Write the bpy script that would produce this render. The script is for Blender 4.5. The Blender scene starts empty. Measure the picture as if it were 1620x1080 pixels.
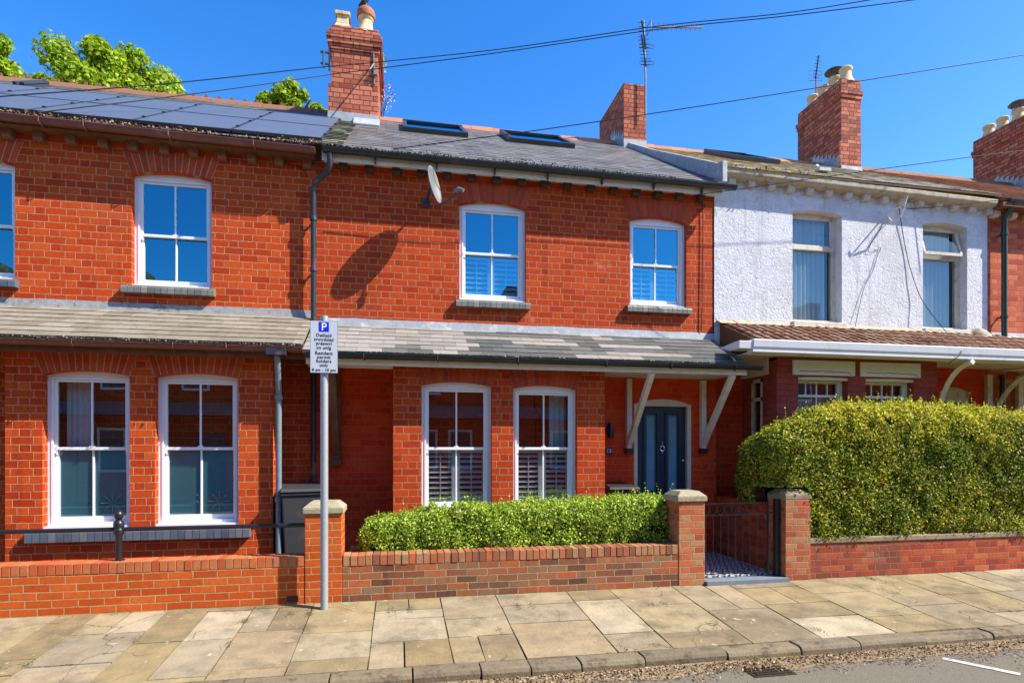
import bpy, bmesh, math, random
import numpy as np
from mathutils import Vector, Matrix, noise
from mathutils.geometry import tessellate_polygon
random.seed(7); rng = np.random.default_rng(7)
sc = bpy.context.scene
COL = sc.collection

# ------------------------------------------------------------------ camera, sky, sun, exposure
F, PX, PY, CAMZ = 923.0, 810.0, 709.0, 1.6
TH = math.radians(10.92); CS, SN = math.cos(TH), math.sin(TH)
cam = bpy.data.cameras.new('camera'); camo = bpy.data.objects.new('camera', cam); COL.objects.link(camo)
camo.location = (0, 0, CAMZ); camo.rotation_euler = (math.radians(90), 0, -TH)
cam.sensor_width = 36; cam.lens = 36*F/1620; cam.shift_y = (PY-540)/1620
cam.clip_end = 800; cam.clip_start = 0.05
sc.camera = camo
SUNV = Vector((2.25, -1.0, 2.42)).normalized()
w = bpy.data.worlds.new('World'); sc.world = w; w.use_nodes = True
nt = w.node_tree; nt.nodes.clear()
sky = nt.nodes.new('ShaderNodeTexSky'); sky.sky_type = 'NISHITA'; sky.sun_disc = False
sky.sun_elevation = math.asin(SUNV.z); sky.sun_rotation = math.atan2(SUNV.x, SUNV.y)
sky.air_density = 1.0; sky.dust_density = 0.5; sky.ozone_density = 1.8
hs = nt.nodes.new('ShaderNodeHueSaturation'); hs.inputs['Saturation'].default_value = 1.42; hs.inputs['Hue'].default_value = 0.51; hs.inputs['Value'].default_value = 1.12
bg = nt.nodes.new('ShaderNodeBackground'); bg.inputs[1].default_value = 0.145
out = nt.nodes.new('ShaderNodeOutputWorld')
nt.links.new(sky.outputs[0], hs.inputs['Color']); nt.links.new(hs.outputs[0], bg.inputs[0]); nt.links.new(bg.outputs[0], out.inputs[0])
sl = bpy.data.lights.new('sun', 'SUN'); sl.energy = 5.0; sl.angle = math.radians(0.5); sl.color = (1.0, 0.92, 0.80)
so = bpy.data.objects.new('sun', sl); COL.objects.link(so); so.rotation_euler = SUNV.to_track_quat('Z', 'Y').to_euler(); so.location = (10, -10, 20)
sc.view_settings.view_transform = 'Standard'; sc.view_settings.look = 'None'
sc.view_settings.exposure = 0.95; sc.view_settings.gamma = 1.0
sc.cycles.max_bounces = 6; sc.cycles.transparent_max_bounces = 12
sc.cycles.caustics_reflective = False; sc.cycles.caustics_refractive = False

def X(px, Y):
    t = (px-PX)/F
    return Y*(SN+t*CS)/(CS-t*SN)
def Z(px, py, Y):
    return CAMZ+(PY-py)*(X(px, Y)*SN+Y*CS)/F
def P(px, py, Y): return Vector((X(px, Y), Y, Z(px, py, Y)))

# ------------------------------------------------------------------ node helpers
class E:
    nt = None
    def __init__(s, v): s.v = v
    def _b(op, a, b=None, c=None, clamp=False):
        n = E.nt.nodes.new('ShaderNodeMath'); n.operation = op; n.use_clamp = clamp
        for i, q in enumerate((a, b, c)):
            if q is None: continue
            if isinstance(q, E): E.nt.links.new(q.v, n.inputs[i])
            else: n.inputs[i].default_value = q
        return E(n.outputs[0])
    def __add__(s, o): return E._b('ADD', s, o)
    def __sub__(s, o): return E._b('SUBTRACT', s, o)
    def __rsub__(s, o): return E._b('SUBTRACT', o, s)
    def __mul__(s, o): return E._b('MULTIPLY', s, o)
    def __truediv__(s, o): return E._b('DIVIDE', s, o)
    __radd__ = __add__; __rmul__ = __mul__
    def floor(s): return E._b('FLOOR', s)
    def fract(s): return E._b('FRACT', s)
    def abs(s): return E._b('ABSOLUTE', s)
    def min(s, o): return E._b('MINIMUM', s, o)
    def gt(s, o): return E._b('GREATER_THAN', s, o)
    def clamp(s): return E._b('ADD', s, 0.0, clamp=True)
def newmat(name, rough=0.8, spec=0.3, metal=0.0):
    m = bpy.data.materials.new(name); m.use_nodes = True
    E.nt = m.node_tree; b = m.node_tree.nodes['Principled BSDF']
    b.inputs['Roughness'].default_value = rough; b.inputs['Specular IOR Level'].default_value = spec; b.inputs['Metallic'].default_value = metal
    return m, b
def lk(a, b): E.nt.links.new(a.v if isinstance(a, E) else a, b)
def node(t, **kw):
    n = E.nt.nodes.new(t)
    for k, v in kw.items(): setattr(n, k, v)
    return n
def geo():
    return node('ShaderNodeNewGeometry')
def noisef(scale, detail=3, rough=0.55, vec=None, stretch=None):
    n = node('ShaderNodeTexNoise'); n.inputs['Scale'].default_value = scale; n.inputs['Detail'].default_value = detail; n.inputs['Roughness'].default_value = rough
    v = vec if vec is not None else geo().outputs['Position']
    if stretch:
        mp = node('ShaderNodeMapping'); mp.inputs['Scale'].default_value = stretch; lk(v, mp.inputs[0]); v = mp.outputs[0]
    lk(v, n.inputs['Vector'])
    return E(n.outputs[0]), n.outputs[1]
def ramp(fac, stops, interp='LINEAR'):
    r = node('ShaderNodeValToRGB'); cr = r.color_ramp; cr.interpolation = interp
    while len(cr.elements) < len(stops): cr.elements.new(0.5)
    for e, (p, c) in zip(cr.elements, stops):
        e.position = p; e.color = (c[0], c[1], c[2], 1)
    lk(fac, r.inputs[0]); return r.outputs[0]
def mix(fac, a, b, blend='MIX'):
    n = node('ShaderNodeMix', data_type='RGBA', blend_type=blend)
    for i, q in ((0, fac), (6, a), (7, b)):
        if isinstance(q, E): lk(q, n.inputs[i])
        elif isinstance(q, (int, float)): n.inputs[i].default_value = q
        elif isinstance(q, tuple): n.inputs[i].default_value = (*q, 1)
        else: lk(q, n.inputs[i])
    return n.outputs[2]
def bump(height, strength, dist, b):
    n = node('ShaderNodeBump'); n.inputs['Strength'].default_value = strength; n.inputs['Distance'].default_value = dist
    lk(height, n.inputs['Height']); lk(n.outputs[0], b.inputs['Normal'])
def mapr(e, a, b, c=0.0, d=1.0):
    n = node('ShaderNodeMapRange'); n.interpolation_type = 'SMOOTHSTEP'
    for i, v in enumerate((a, b, c, d)): n.inputs[i+1].default_value = v
    lk(e, n.inputs[0]); return E(n.outputs[0])

def brick_mat(name, stops, mortar, course=0.0865, period=0.335, hfrac=1/3, joint=0.010, zoff=0.0, rough=0.75, stain=(0.10, 0.05, 0.03), stain_amt=0.35, wob=0.010, uoff=0.0, pale=None, mortar_var=0.35):
    m, b = newmat(name, rough, 0.10)
    g = geo()
    nz, nc = noisef(2.2, 2)
    nz2, nc2 = noisef(9, 3)
    sp = node('ShaderNodeSeparateXYZ'); lk(g.outputs['Position'], sp.inputs[0])
    sn_ = node('ShaderNodeSeparateXYZ'); lk(g.outputs['True Normal'], sn_.inputs[0])
    sx, sy, sz = (E(sp.outputs[i]) for i in range(3))
    side = E(sn_.outputs[0]).abs().gt(0.7)
    u = sx + (sy-sx)*side + uoff
    u = u + (nz2-0.5)*wob*0.8
    v = (sz + zoff + (nz-0.5)*wob*1.6 + (nz2-0.5)*wob*0.6)/course
    row = v.floor(); fv = v.fract()
    rr = node('ShaderNodeTexWhiteNoise', noise_dimensions='1D'); lk(row, rr.inputs['W'])
    uu = u/period + (row*0.5).fract() + (E(rr.outputs[0])-0.5)*0.10
    cell = uu.floor(); f = uu.fract()*period
    s = period*(1-hfrac)
    dh = f.min(period-f).min((f-s).abs()) if hfrac > 0 else f.min(period-f)
    dv = fv.min(1.0-fv)*course
    d = dh.min(dv)
    nzf, _ = noisef(45, 3)
    d = d + (nzf-0.5)*0.009
    mask = mapr(d, joint*0.5-0.002, joint*0.5+0.002)
    ident = cell*2 + f.gt(s-0.0001)
    cv = node('ShaderNodeCombineXYZ'); lk(ident, cv.inputs[0]); lk(row, cv.inputs[1])
    wn = node('ShaderNodeTexWhiteNoise', noise_dimensions='3D'); lk(cv.outputs[0], wn.inputs[0])
    col = ramp(E(wn.outputs[0]), stops)
    # inner variation
    n3, _ = noisef(28, 4, 0.7)
    col = mix(mapr(n3, 0.35, 0.7)*0.35, col, mix(1.0, col, (0.55, 0.5, 0.5), 'MULTIPLY'))
    n4, _ = noisef(0.9, 4, 0.6, stretch=(1, 1, 0.6))
    col = mix(mapr(n4, 0.52, 0.74)*stain_amt, col, stain)
    n6, _ = noisef(1.0, 4, 0.65, stretch=(5, 5, 0.35))
    col = mix(mapr(n6, 0.56, 0.75)*0.45, col, mix(1.0, col, (0.45, 0.42, 0.42), 'MULTIPLY'))
    n7, _ = noisef(3.3, 3, 0.7)
    col = mix(mapr(n7, 0.62, 0.72)*0.35, col, mix(1.0, col, (1.25, 1.7, 1.9), 'MULTIPLY'))
    mcol = mix(mapr(n3, 0.3, 0.75)*mortar_var, mortar, tuple(c*0.35 for c in mortar))
    if pale:
        n5, _ = noisef(1.7, 5, 0.7)
        col = mix(mapr(n5, 0.64, 0.76)*pale, col, (0.55, 0.45, 0.40))
    fin = mix(mask, mcol, col)
    lk(fin, b.inputs['Base Color'])
    h = mask*0.8 + n3*0.25 + E(wn.outputs[0])*0.15
    bump(h, 0.7, 0.006, b)
    return m

def plain(name, col, rough=0.6, spec=0.4, metal=0.0, var=0.25, scale=12, bmp=0.0, bscale=80, dirt=None, dirt_amt=0.4, dscale=4):
    m, b = newmat(name, rough, spec, metal)
    n1, _ = noisef(scale, 4, 0.6)
    c = mix(mapr(n1, 0.3, 0.72)*var, col, tuple(q*0.55 for q in col))
    if dirt:
        n2, _ = noisef(dscale, 5, 0.7)
        c = mix(mapr(n2, 0.52, 0.7)*dirt_amt, c, dirt)
    lk(c, b.inputs['Base Color'])
    lk(n1*0.3+rough-0.15, b.inputs['Roughness'])
    if bmp:
        n3, _ = noisef(bscale, 4, 0.6); bump(n3, bmp, 0.01, b)
    return m

def island_mat(name, stops, rough=0.7, spec=0.3, var=0.3, nscale=18, dirt=None, dirt_amt=0.4, dscale=3, bmp=0.25, bscale=60, interp='LINEAR', dlo=0.5, dhi=0.66, speck=None):
    m, b = newmat(name, rough, spec)
    g = geo()
    c = ramp(g.outputs['Random Per Island'], stops, interp)
    n1, _ = noisef(nscale, 4, 0.65)
    c = mix(mapr(n1, 0.3, 0.7)*var, c, mix(1.0, c, (0.5, 0.5, 0.5), 'MULTIPLY'))
    if dirt:
        n2, _ = noisef(dscale, 6, 0.75)
        c = mix(mapr(n2, dlo, dhi)*dirt_amt, c, dirt)
    if name == 'sandstone_flags':
        lm, _ = noisef(1.0, 3, 0.6, stretch=(1, 9, 1)); c = mix(mapr(lm, 0.45, 0.65)*0.25, c, mix(1.0, c, (1.25, 1.1, 0.85), 'MULTIPLY'))
        vo = node('ShaderNodeTexVoronoi', feature='DISTANCE_TO_EDGE'); vo.inputs['Scale'].default_value = 1.1
        _, nc = noisef(2.5, 4); mp = node('ShaderNodeVectorMath', operation='ADD'); sc2 = node('ShaderNodeVectorMath', operation='SCALE'); lk(nc, sc2.inputs[0]); sc2.inputs['Scale'].default_value = 0.5
        lk(g.outputs['Position'], mp.inputs[0]); lk(sc2.outputs[0], mp.inputs[1]); lk(mp.outputs[0], vo.inputs['Vector'])
        nm, _ = noisef(0.6, 1)
        c = mix(mapr(E(vo.outputs['Distance']), 0.002, 0.008, 1, 0)*mapr(nm, 0.50, 0.54), c, (0.10, 0.08, 0.05))
        ng, _ = noisef(38, 2, 0.5); c = mix(mapr(ng, 0.73, 0.76)*0.7, c, (0.55, 0.50, 0.42))
        ns, _ = noisef(0.9, 5, 0.7); c = mix(mapr(ns, 0.5, 0.7)*0.5, c, mix(1.0, c, (0.55, 0.5, 0.45), 'MULTIPLY'))
    if speck:
        n4, _ = noisef(speck[1], 3, 0.8)
        c = mix(mapr(n4, speck[2], speck[2]+0.06)*0.85, c, speck[0])
    lk(c, b.inputs['Base Color'])
    n3, _ = noisef(bscale, 3, 0.6); bump(n3, bmp, 0.008, b)
    return m

def leaf_mat(name, stops, trans=0.3, rough=0.45, spec=0.4):
    m, b = newmat(name, rough, spec)
    g = geo(); c = ramp(g.outputs['Random Per Island'], stops)
    n1, _ = noisef(1.3, 2)
    c = mix(mapr(n1, 0.35, 0.65)*0.5, c, mix(1.0, c, (0.75, 0.8, 0.6), 'MULTIPLY'))
    lk(c, b.inputs['Base Color'])
    t = node('ShaderNodeBsdfTranslucent'); lk(c, t.inputs[0])
    ms = node('ShaderNodeMixShader'); ms.inputs[0].default_value = trans
    o = E.nt.nodes['Material Output']
    lk(b.outputs[0], ms.inputs[1]); lk(t.outputs[0], ms.inputs[2]); lk(ms.outputs[0], o.inputs[0])
    return m

def glass_mat(name, refl=0.3, tint=(0.82, 0.88, 0.92), gl=(0.14, 0.74, 1.0), wavy=0.03):
    m = bpy.data.materials.new(name); m.use_nodes = True; E.nt = m.node_tree
    b = E.nt.nodes['Principled BSDF']; E.nt.nodes.remove(b); o = E.nt.nodes['Material Output']
    tr = node('ShaderNodeBsdfTransparent'); tr.inputs[0].default_value = (*tint, 1)
    gs = node('ShaderNodeBsdfGlossy'); gs.inputs[0].default_value = (*gl, 1); gs.inputs['Roughness'].default_value = 0.0
    n, _ = noisef(1.5, 1); bn = node('ShaderNodeBump'); bn.inputs['Strength'].default_value = wavy; bn.inputs['Distance'].default_value = 0.02
    lk(n, bn.inputs['Height']); lk(bn.outputs[0], gs.inputs['Normal'])
    fr = node('ShaderNodeLayerWeight'); fr.inputs[0].default_value = 0.3
    fac = (E(fr.outputs[0])*0.5+refl).clamp()
    ms = node('ShaderNodeMixShader'); lk(fac, ms.inputs[0]); lk(tr.outputs[0], ms.inputs[1]); lk(gs.outputs[0], ms.inputs[2]); lk(ms.outputs[0], o.inputs[0])
    return m

M = {}
RED = [(0, (0.39, 0.038, 0.008)), (0.3, (0.47, 0.052, 0.010)), (0.65, (0.52, 0.068, 0.012)), (0.95, (0.56, 0.088, 0.017)), (1, (0.40, 0.042, 0.009))]
M['brick_left'] = brick_mat('red_brick_pale_mortar', RED, (0.46, 0.28, 0.14), joint=0.0085, stain=(0.28, 0.06, 0.028), pale=0.3)
M['brick_mid'] = brick_mat('red_brick_brown_mortar', [(0, (0.37, 0.036, 0.008)), (0.35, (0.45, 0.048, 0.010)), (0.75, (0.51, 0.066, 0.013)), (1, (0.40, 0.040, 0.009))], (0.37, 0.20, 0.095), joint=0.011, zoff=0.03, uoff=0.12, stain=(0.16, 0.035, 0.02), pale=0.35)
M['brick_porch'] = brick_mat('red_painted_porch_brick', [(0, (0.58, 0.040, 0.010)), (0.5, (0.68, 0.055, 0.013)), (1, (0.72, 0.075, 0.018))], (0.50, 0.15, 0.07), joint=0.009, zoff=0.01, stain=(0.34, 0.035, 0.015), pale=0.25)
M['brick_white_base'] = brick_mat('maroon_painted_brick', [(0, (0.30, 0.06, 0.05)), (1, (0.36, 0.075, 0.06))], (0.20, 0.05, 0.045), joint=0.007, stain=(0.10, 0.03, 0.03), pale=0.3, mortar_var=0.2)
M['brick_right'] = brick_mat('orange_red_brick', [(0, (0.36, 0.06, 0.03)), (0.5, (0.55, 0.13, 0.06)), (1, (0.62, 0.17, 0.08))], (0.28, 0.13, 0.09), joint=0.010, zoff=0.02)
M['brick_chimney'] = brick_mat('sooty_chimney_brick', [(0, (0.26, 0.06, 0.04)), (0.4, (0.48, 0.13, 0.07)), (0.8, (0.58, 0.19, 0.11)), (1, (0.34, 0.09, 0.05))], (0.12, 0.06, 0.045), joint=0.016, stain=(0.13, 0.06, 0.05), stain_amt=0.75, pale=0.35)
M['brick_wall_orange'] = brick_mat('orange_garden_wall_brick', [(0, (0.42, 0.065, 0.012)), (0.5, (0.52, 0.09, 0.016)), (1, (0.57, 0.12, 0.024))], (0.42, 0.29, 0.13), course=0.075, period=0.225, hfrac=0, joint=0.011, zoff=-0.007, stain_amt=0.2, pale=0.3)
M['brick_wall_mixed'] = brick_mat('weathered_mixed_garden_brick', [(0, (0.13, 0.06, 0.035)), (0.2, (0.20, 0.085, 0.045)), (0.42, (0.36, 0.11, 0.04)), (0.6, (0.26, 0.145, 0.075)), (0.85, (0.44, 0.115, 0.04)), (1, (0.16, 0.065, 0.035))], (0.34, 0.27, 0.18), course=0.075, period=0.225, hfrac=0, joint=0.011, uoff=0.06, stain=(0.14, 0.10, 0.05), stain_amt=0.55, pale=0.35)
M['brick_wall_pillar'] = brick_mat('garden_pillar_brick', [(0, (0.34, 0.08, 0.035)), (0.4, (0.50, 0.13, 0.05)), (0.75, (0.42, 0.22, 0.10)), (1, (0.52, 0.10, 0.04))], (0.32, 0.24, 0.15), course=0.075, period=0.335, hfrac=1/3, joint=0.011, uoff=0.01, stain=(0.14, 0.09, 0.05), pale=0.2)
M['brick_wall_old'] = brick_mat('old_maroon_garden_brick', [(0, (0.28, 0.05, 0.03)), (0.5, (0.40, 0.07, 0.032)), (0.85, (0.47, 0.10, 0.038)), (1, (0.55, 0.15, 0.05))], (0.20, 0.15, 0.10), course=0.078, period=0.335, joint=0.011, stain=(0.10, 0.07, 0.05), stain_amt=0.5, pale=0.25)
M['brick_unit'] = island_mat('single_red_bricks', [(0, (0.36, 0.035, 0.008)), (0.5, (0.50, 0.06, 0.011)), (1, (0.56, 0.085, 0.016))], dirt=(0.15, 0.04, 0.03), bmp=0.3)
M['brick_unit_dark'] = island_mat('single_darker_red_bricks', [(0, (0.32, 0.032, 0.009)), (0.5, (0.45, 0.05, 0.011)), (1, (0.52, 0.07, 0.015))], dirt=(0.14, 0.04, 0.03), bmp=0.3)
M['brick_unit_orange'] = island_mat('single_orange_bricks', [(0, (0.42, 0.085, 0.025)), (0.5, (0.52, 0.13, 0.04)), (1, (0.46, 0.17, 0.06))], dirt=(0.2, 0.1, 0.05), bmp=0.3)
M['brick_unit_mixed'] = island_mat('single_mixed_bricks', [(0, (0.18, 0.075, 0.04)), (0.35, (0.42, 0.13, 0.05)), (0.7, (0.38, 0.21, 0.10)), (1, (0.48, 0.12, 0.05))], dirt=(0.12, 0.08, 0.04), bmp=0.4)
M['mortar'] = plain('pale_mortar', (0.50, 0.36, 0.22), 0.95, 0.1, bmp=0.3)
M['mortar_dark'] = plain('brown_mortar', (0.30, 0.19, 0.11), 0.95, 0.1, bmp=0.3)
M['sill_brick'] = island_mat('glazed_grey_sill_bricks', [(0, (0.10, 0.11, 0.10)), (0.5, (0.17, 0.18, 0.16)), (1, (0.23, 0.23, 0.20))], rough=0.45, spec=0.5, dirt=(0.28, 0.24, 0.16), dirt_amt=0.4, dscale=9)
M['sill_blue'] = island_mat('blue_bullnose_sill_bricks', [(0, (0.06, 0.085, 0.12)), (0.5, (0.10, 0.13, 0.17)), (1, (0.15, 0.17, 0.19))], rough=0.35, spec=0.6, dirt=(0.22, 0.2, 0.17), dirt_amt=0.3, dscale=9)
M['slate_old'] = island_mat('weathered_slate', [(0, (0.21, 0.18, 0.13)), (0.5, (0.25, 0.22, 0.165)), (1, (0.30, 0.265, 0.21))], dirt=(0.12, 0.11, 0.06), dirt_amt=0.5, dscale=5, speck=((0.14, 0.075, 0.03), 9, 0.66), bmp=0.5)
M['slate_light'] = island_mat('pale_grey_slate', [(0, (0.22, 0.20, 0.175)), (0.5, (0.27, 0.25, 0.22)), (1, (0.31, 0.285, 0.255))], dirt=(0.2, 0.18, 0.12), dirt_amt=0.3, dscale=6)
M['slate_dark'] = island_mat('dark_grey_slate', [(0, (0.08, 0.085, 0.08)), (1, (0.135, 0.14, 0.13))], rough=0.5, var=0.2)
M['slate_main'] = island_mat('purple_grey_roof_slate', [(0, (0.105, 0.095, 0.088)), (0.5, (0.15, 0.138, 0.125)), (1, (0.19, 0.175, 0.158))], rough=0.55, dirt=(0.09, 0.09, 0.07), dirt_amt=0.4, dscale=2)
M['tile_lichen'] = island_mat('lichen_covered_roof_tile', [(0, (0.27, 0.22, 0.16)), (0.5, (0.36, 0.30, 0.22)), (1, (0.42, 0.36, 0.28))], dirt=(0.50, 0.38, 0.08), dirt_amt=0.85, dscale=5, bmp=0.8, dlo=0.49, dhi=0.55, speck=((0.14, 0.11, 0.06), 11, 0.66))
M['tile_plain_grey'] = island_mat('grey_brown_roof_tile', [(0, (0.32, 0.27, 0.20)), (1, (0.46, 0.40, 0.31))], dirt=(0.34, 0.28, 0.16), dirt_amt=0.4, dscale=7, bmp=0.6)
M['tile_clay'] = island_mat('brown_clay_pantile', [(0, (0.20, 0.075, 0.035)), (0.4, (0.34, 0.15, 0.075)), (0.8, (0.40, 0.25, 0.14)), (1, (0.26, 0.10, 0.05))], dirt=(0.42, 0.33, 0.20), dirt_amt=0.6, dscale=5, bmp=0.5)
M['tile_right'] = island_mat('brown_right_roof_tile', [(0, (0.22, 0.10, 0.06)), (0.5, (0.36, 0.18, 0.11)), (1, (0.45, 0.27, 0.17))], dirt=(0.2, 0.12, 0.07), dirt_amt=0.4, dscale=4)
M['ridge_clay'] = island_mat('terracotta_ridge', [(0, (0.48, 0.15, 0.06)), (0.5, (0.55, 0.20, 0.09)), (1, (0.40, 0.14, 0.08))], dirt=(0.22, 0.12, 0.07), dirt_amt=0.4)
M['ridge_dark'] = plain('brown_crested_ridge', (0.24, 0.11, 0.06), 0.85, 0.2)
M['lead'] = plain('lead_flashing', (0.36, 0.38, 0.40), 0.5, 0.5, var=0.5, scale=9, bmp=0.35, bscale=14, dirt=(0.62, 0.60, 0.56), dirt_amt=0.7, dscale=6)
M['lead_old'] = plain('stained_cement_flashing', (0.32, 0.32, 0.31), 0.75, 0.3, var=0.6, scale=14, bmp=0.4, bscale=30, dirt=(0.05, 0.05, 0.045), dirt_amt=0.7, dscale=8)
M['upvc'] = plain('white_upvc', (0.76, 0.78, 0.80), 0.35, 0.5, var=0.08, dirt=(0.55, 0.5, 0.4), dirt_amt=0.12)
M['cream_paint'] = plain('cream_timber_paint', (0.68, 0.63, 0.52), 0.6, 0.3, var=0.25, dirt=(0.35, 0.26, 0.16), dirt_amt=0.35)
M['cream_old'] = plain('flaking_cream_timber', (0.66, 0.60, 0.48), 0.7, 0.25, var=0.3, dirt=(0.25, 0.2, 0.13), dirt_amt=0.5, dscale=12, bmp=0.4)
M['white_gutter'] = plain('white_gutter_plastic', (0.66, 0.68, 0.70), 0.35, 0.5, var=0.12, dirt=(0.4, 0.36, 0.3), dirt_amt=0.25)
M['black_pvc'] = plain('black_plastic', (0.018, 0.02, 0.02), 0.35, 0.5, var=0.3, dirt=(0.08, 0.07, 0.05), dirt_amt=0.5)
M['green_pipe'] = plain('dark_green_pipe', (0.01, 0.04, 0.035), 0.35, 0.5, var=0.3)
M['brown_gutter'] = plain('brown_plastic_gutter', (0.17, 0.055, 0.035), 0.4, 0.5, var=0.4, dirt=(0.30, 0.18, 0.12), dirt_amt=0.4)
M['brown_board'] = plain('brown_stained_board', (0.16, 0.07, 0.035), 0.8, 0.2, var=0.5, dirt=(0.22, 0.15, 0.06), dirt_amt=0.5)
M['grey_pipe'] = plain('grey_blue_painted_pipe', (0.17, 0.21, 0.24), 0.5, 0.4, var=0.4, dirt=(0.25, 0.13, 0.07), dirt_amt=0.3)
M['dark_pipe'] = plain('slate_grey_painted_pipe', (0.028, 0.033, 0.042), 0.45, 0.5, var=0.4, dirt=(0.28, 0.16, 0.13), dirt_amt=0.45)
M['corbel_brown'] = plain('brown_corbel_brick', (0.22, 0.10, 0.055), 0.85, 0.2, var=0.5, scale=20, dirt=(0.10, 0.05, 0.03))
M['corbel_dark'] = plain('dark_corbel_brick', (0.085, 0.055, 0.042), 0.85, 0.2, var=0.5, scale=20, dirt=(0.2, 0.15, 0.1))
M['corbel_white'] = plain('dirty_white_corbel', (0.55, 0.52, 0.47), 0.8, 0.2, var=0.35, scale=20, dirt=(0.32, 0.24, 0.13), dirt_amt=0.7, dscale=14)
M['cornice'] = plain('grubby_cream_cornice', (0.46, 0.40, 0.29), 0.85, 0.2, var=0.5, scale=10, dirt=(0.14, 0.10, 0.05), dirt_amt=0.8, dscale=7, bmp=0.5)
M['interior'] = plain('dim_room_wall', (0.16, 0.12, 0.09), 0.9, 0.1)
M['blind'] = plain('white_shutter_slats', (0.75, 0.76, 0.78), 0.5, 0.4, var=0.05)
M['curtain'] = plain('net_curtain', (0.70, 0.74, 0.74), 0.9, 0.1, var=0.15, scale=20)
M['glass'] = glass_mat('window_glass', 0.30, tint=(0.62, 0.88, 1.0))
M['glass_low'] = glass_mat('ground_floor_glass', 0.20, tint=(0.85, 0.88, 0.9), gl=(0.8, 0.85, 0.95))
M['glass_old'] = glass_mat('old_window_glass', 0.07, tint=(0.74, 0.86, 0.90), gl=(0.5, 0.8, 0.95), wavy=0.06)
M['glass_roof'] = glass_mat('rooflight_glass', 0.6, tint=(0.3, 0.35, 0.4))
M['frost'] = plain('frosted_window_film', (0.10, 0.36, 0.44), 0.3, 0.5, var=0.25, scale=2)
M['frost_line'] = plain('etched_star', (0.14, 0.30, 0.34), 0.4, 0.5)
M['solar'] = plain('solar_cell_panel', (0.10, 0.12, 0.155), 0.42, 0.5, var=0.2, scale=3, dirt=(0.14, 0.15, 0.17), dirt_amt=0.3)  # blue grey base raised to stand for reflected sky
M['metal_dark'] = plain('dark_anodised_metal', (0.035, 0.045, 0.055), 0.4, 0.5)
M['door_blue'] = plain('dark_blue_door_paint', (0.014, 0.032, 0.062), 0.35, 0.5, var=0.2)
M['door_glass'] = plain('frosted_door_glass', (0.14, 0.33, 0.45), 0.15, 0.6, var=0.5, scale=4)
M['chrome'] = plain('chrome', (0.8, 0.8, 0.8), 0.15, 0.5, metal=1.0, var=0.0)
M['iron'] = plain('black_iron_paint', (0.014, 0.014, 0.018), 0.35, 0.5)
M['iron_brown'] = plain('bronzed_iron_paint', (0.045, 0.035, 0.025), 0.35, 0.5)
M['steel'] = plain('galvanised_steel', (0.36, 0.40, 0.41), 0.5, 0.4, metal=0.35, var=0.3, scale=30, dirt=(0.25, 0.26, 0.24), dirt_amt=0.3)
M['alu'] = plain('dull_aluminium', (0.22, 0.22, 0.23), 0.6, 0.3)
M['aerial_dark'] = plain('dark_aerial_metal', (0.03, 0.033, 0.045), 0.5, 0.4)
M['dish'] = plain('pale_grey_dish', (0.15, 0.165, 0.17), 0.5, 0.4, var=0.3, scale=8, dirt=(0.3, 0.28, 0.25))
M['stone_cap'] = plain('mossy_cap_stone', (0.38, 0.33, 0.22), 0.9, 0.2, var=0.5, scale=25, bmp=0.7, dirt=(0.16, 0.14, 0.06), dirt_amt=0.6, dscale=9)
M['coping_old'] = plain('weathered_cement_coping', (0.32, 0.25, 0.16), 0.9, 0.2, var=0.5, bmp=0.6, dirt=(0.14, 0.12, 0.06), dirt_amt=0.6)
M['kerb'] = island_mat('kerb_stone', [(0, (0.17, 0.135, 0.085)), (0.5, (0.22, 0.175, 0.105)), (1, (0.18, 0.145, 0.095))], rough=0.85, dirt=(0.06, 0.045, 0.03), dirt_amt=0.8, dscale=6, bmp=0.8, bscale=30)
M['slab'] = island_mat('sandstone_flags', [(0, (0.28, 0.21, 0.10)), (0.16, (0.24, 0.185, 0.105)), (0.32, (0.30, 0.23, 0.11)), (0.46, (0.35, 0.285, 0.175)), (0.58, (0.25, 0.20, 0.125)), (0.70, (0.315, 0.24, 0.14)), (0.84, (0.41, 0.345, 0.23)), (1, (0.265, 0.215, 0.14))], rough=0.85, var=0.6, nscale=4, dirt=(0.14, 0.115, 0.07), dirt_amt=0.55, dscale=1.8, bmp=0.6, bscale=35, speck=((0.45, 0.38, 0.26), 5, 0.66))
M['joint'] = plain('earthy_joint', (0.13, 0.10, 0.055), 0.95, 0.1, var=0.6, scale=14, dirt=(0.10, 0.13, 0.03), dirt_amt=0.7, dscale=3)
M['moss'] = leaf_mat('moss_and_weed', [(0, (0.06, 0.10, 0.015)), (0.5, (0.12, 0.18, 0.03)), (1, (0.10, 0.10, 0.03))], 0.1)
M['gutter_moss'] = island_mat('gutter_moss', [(0, (0.035, 0.045, 0.025)), (0.5, (0.09, 0.095, 0.06)), (0.9, (0.20, 0.19, 0.12)), (1, (0.36, 0.32, 0.22))], rough=0.95, bmp=0.2)
M['gutter_debris'] = island_mat('dead_twigs', [(0, (0.08, 0.04, 0.025)), (0.5, (0.22, 0.12, 0.07)), (0.85, (0.36, 0.24, 0.15)), (1, (0.10, 0.12, 0.03))], rough=0.95, bmp=0.2)
M['litter'] = island_mat('leaf_litter', [(0, (0.10, 0.06, 0.03)), (0.4, (0.24, 0.15, 0.07)), (0.7, (0.38, 0.26, 0.12)), (0.9, (0.50, 0.38, 0.22)), (1, (0.45, 0.30, 0.22))], rough=0.9, bmp=0.1)
M['soil'] = plain('dusty_silt', (0.24, 0.18, 0.11), 0.95, 0.1, var=0.5, scale=15, bmp=0.5)
M['asphalt'] = plain('worn_asphalt', (0.20, 0.175, 0.13), 0.9, 0.2, var=0.8, scale=75, bmp=0.6, bscale=220, dirt=(0.17, 0.15, 0.12), dirt_amt=0.6, dscale=1.6)
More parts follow.
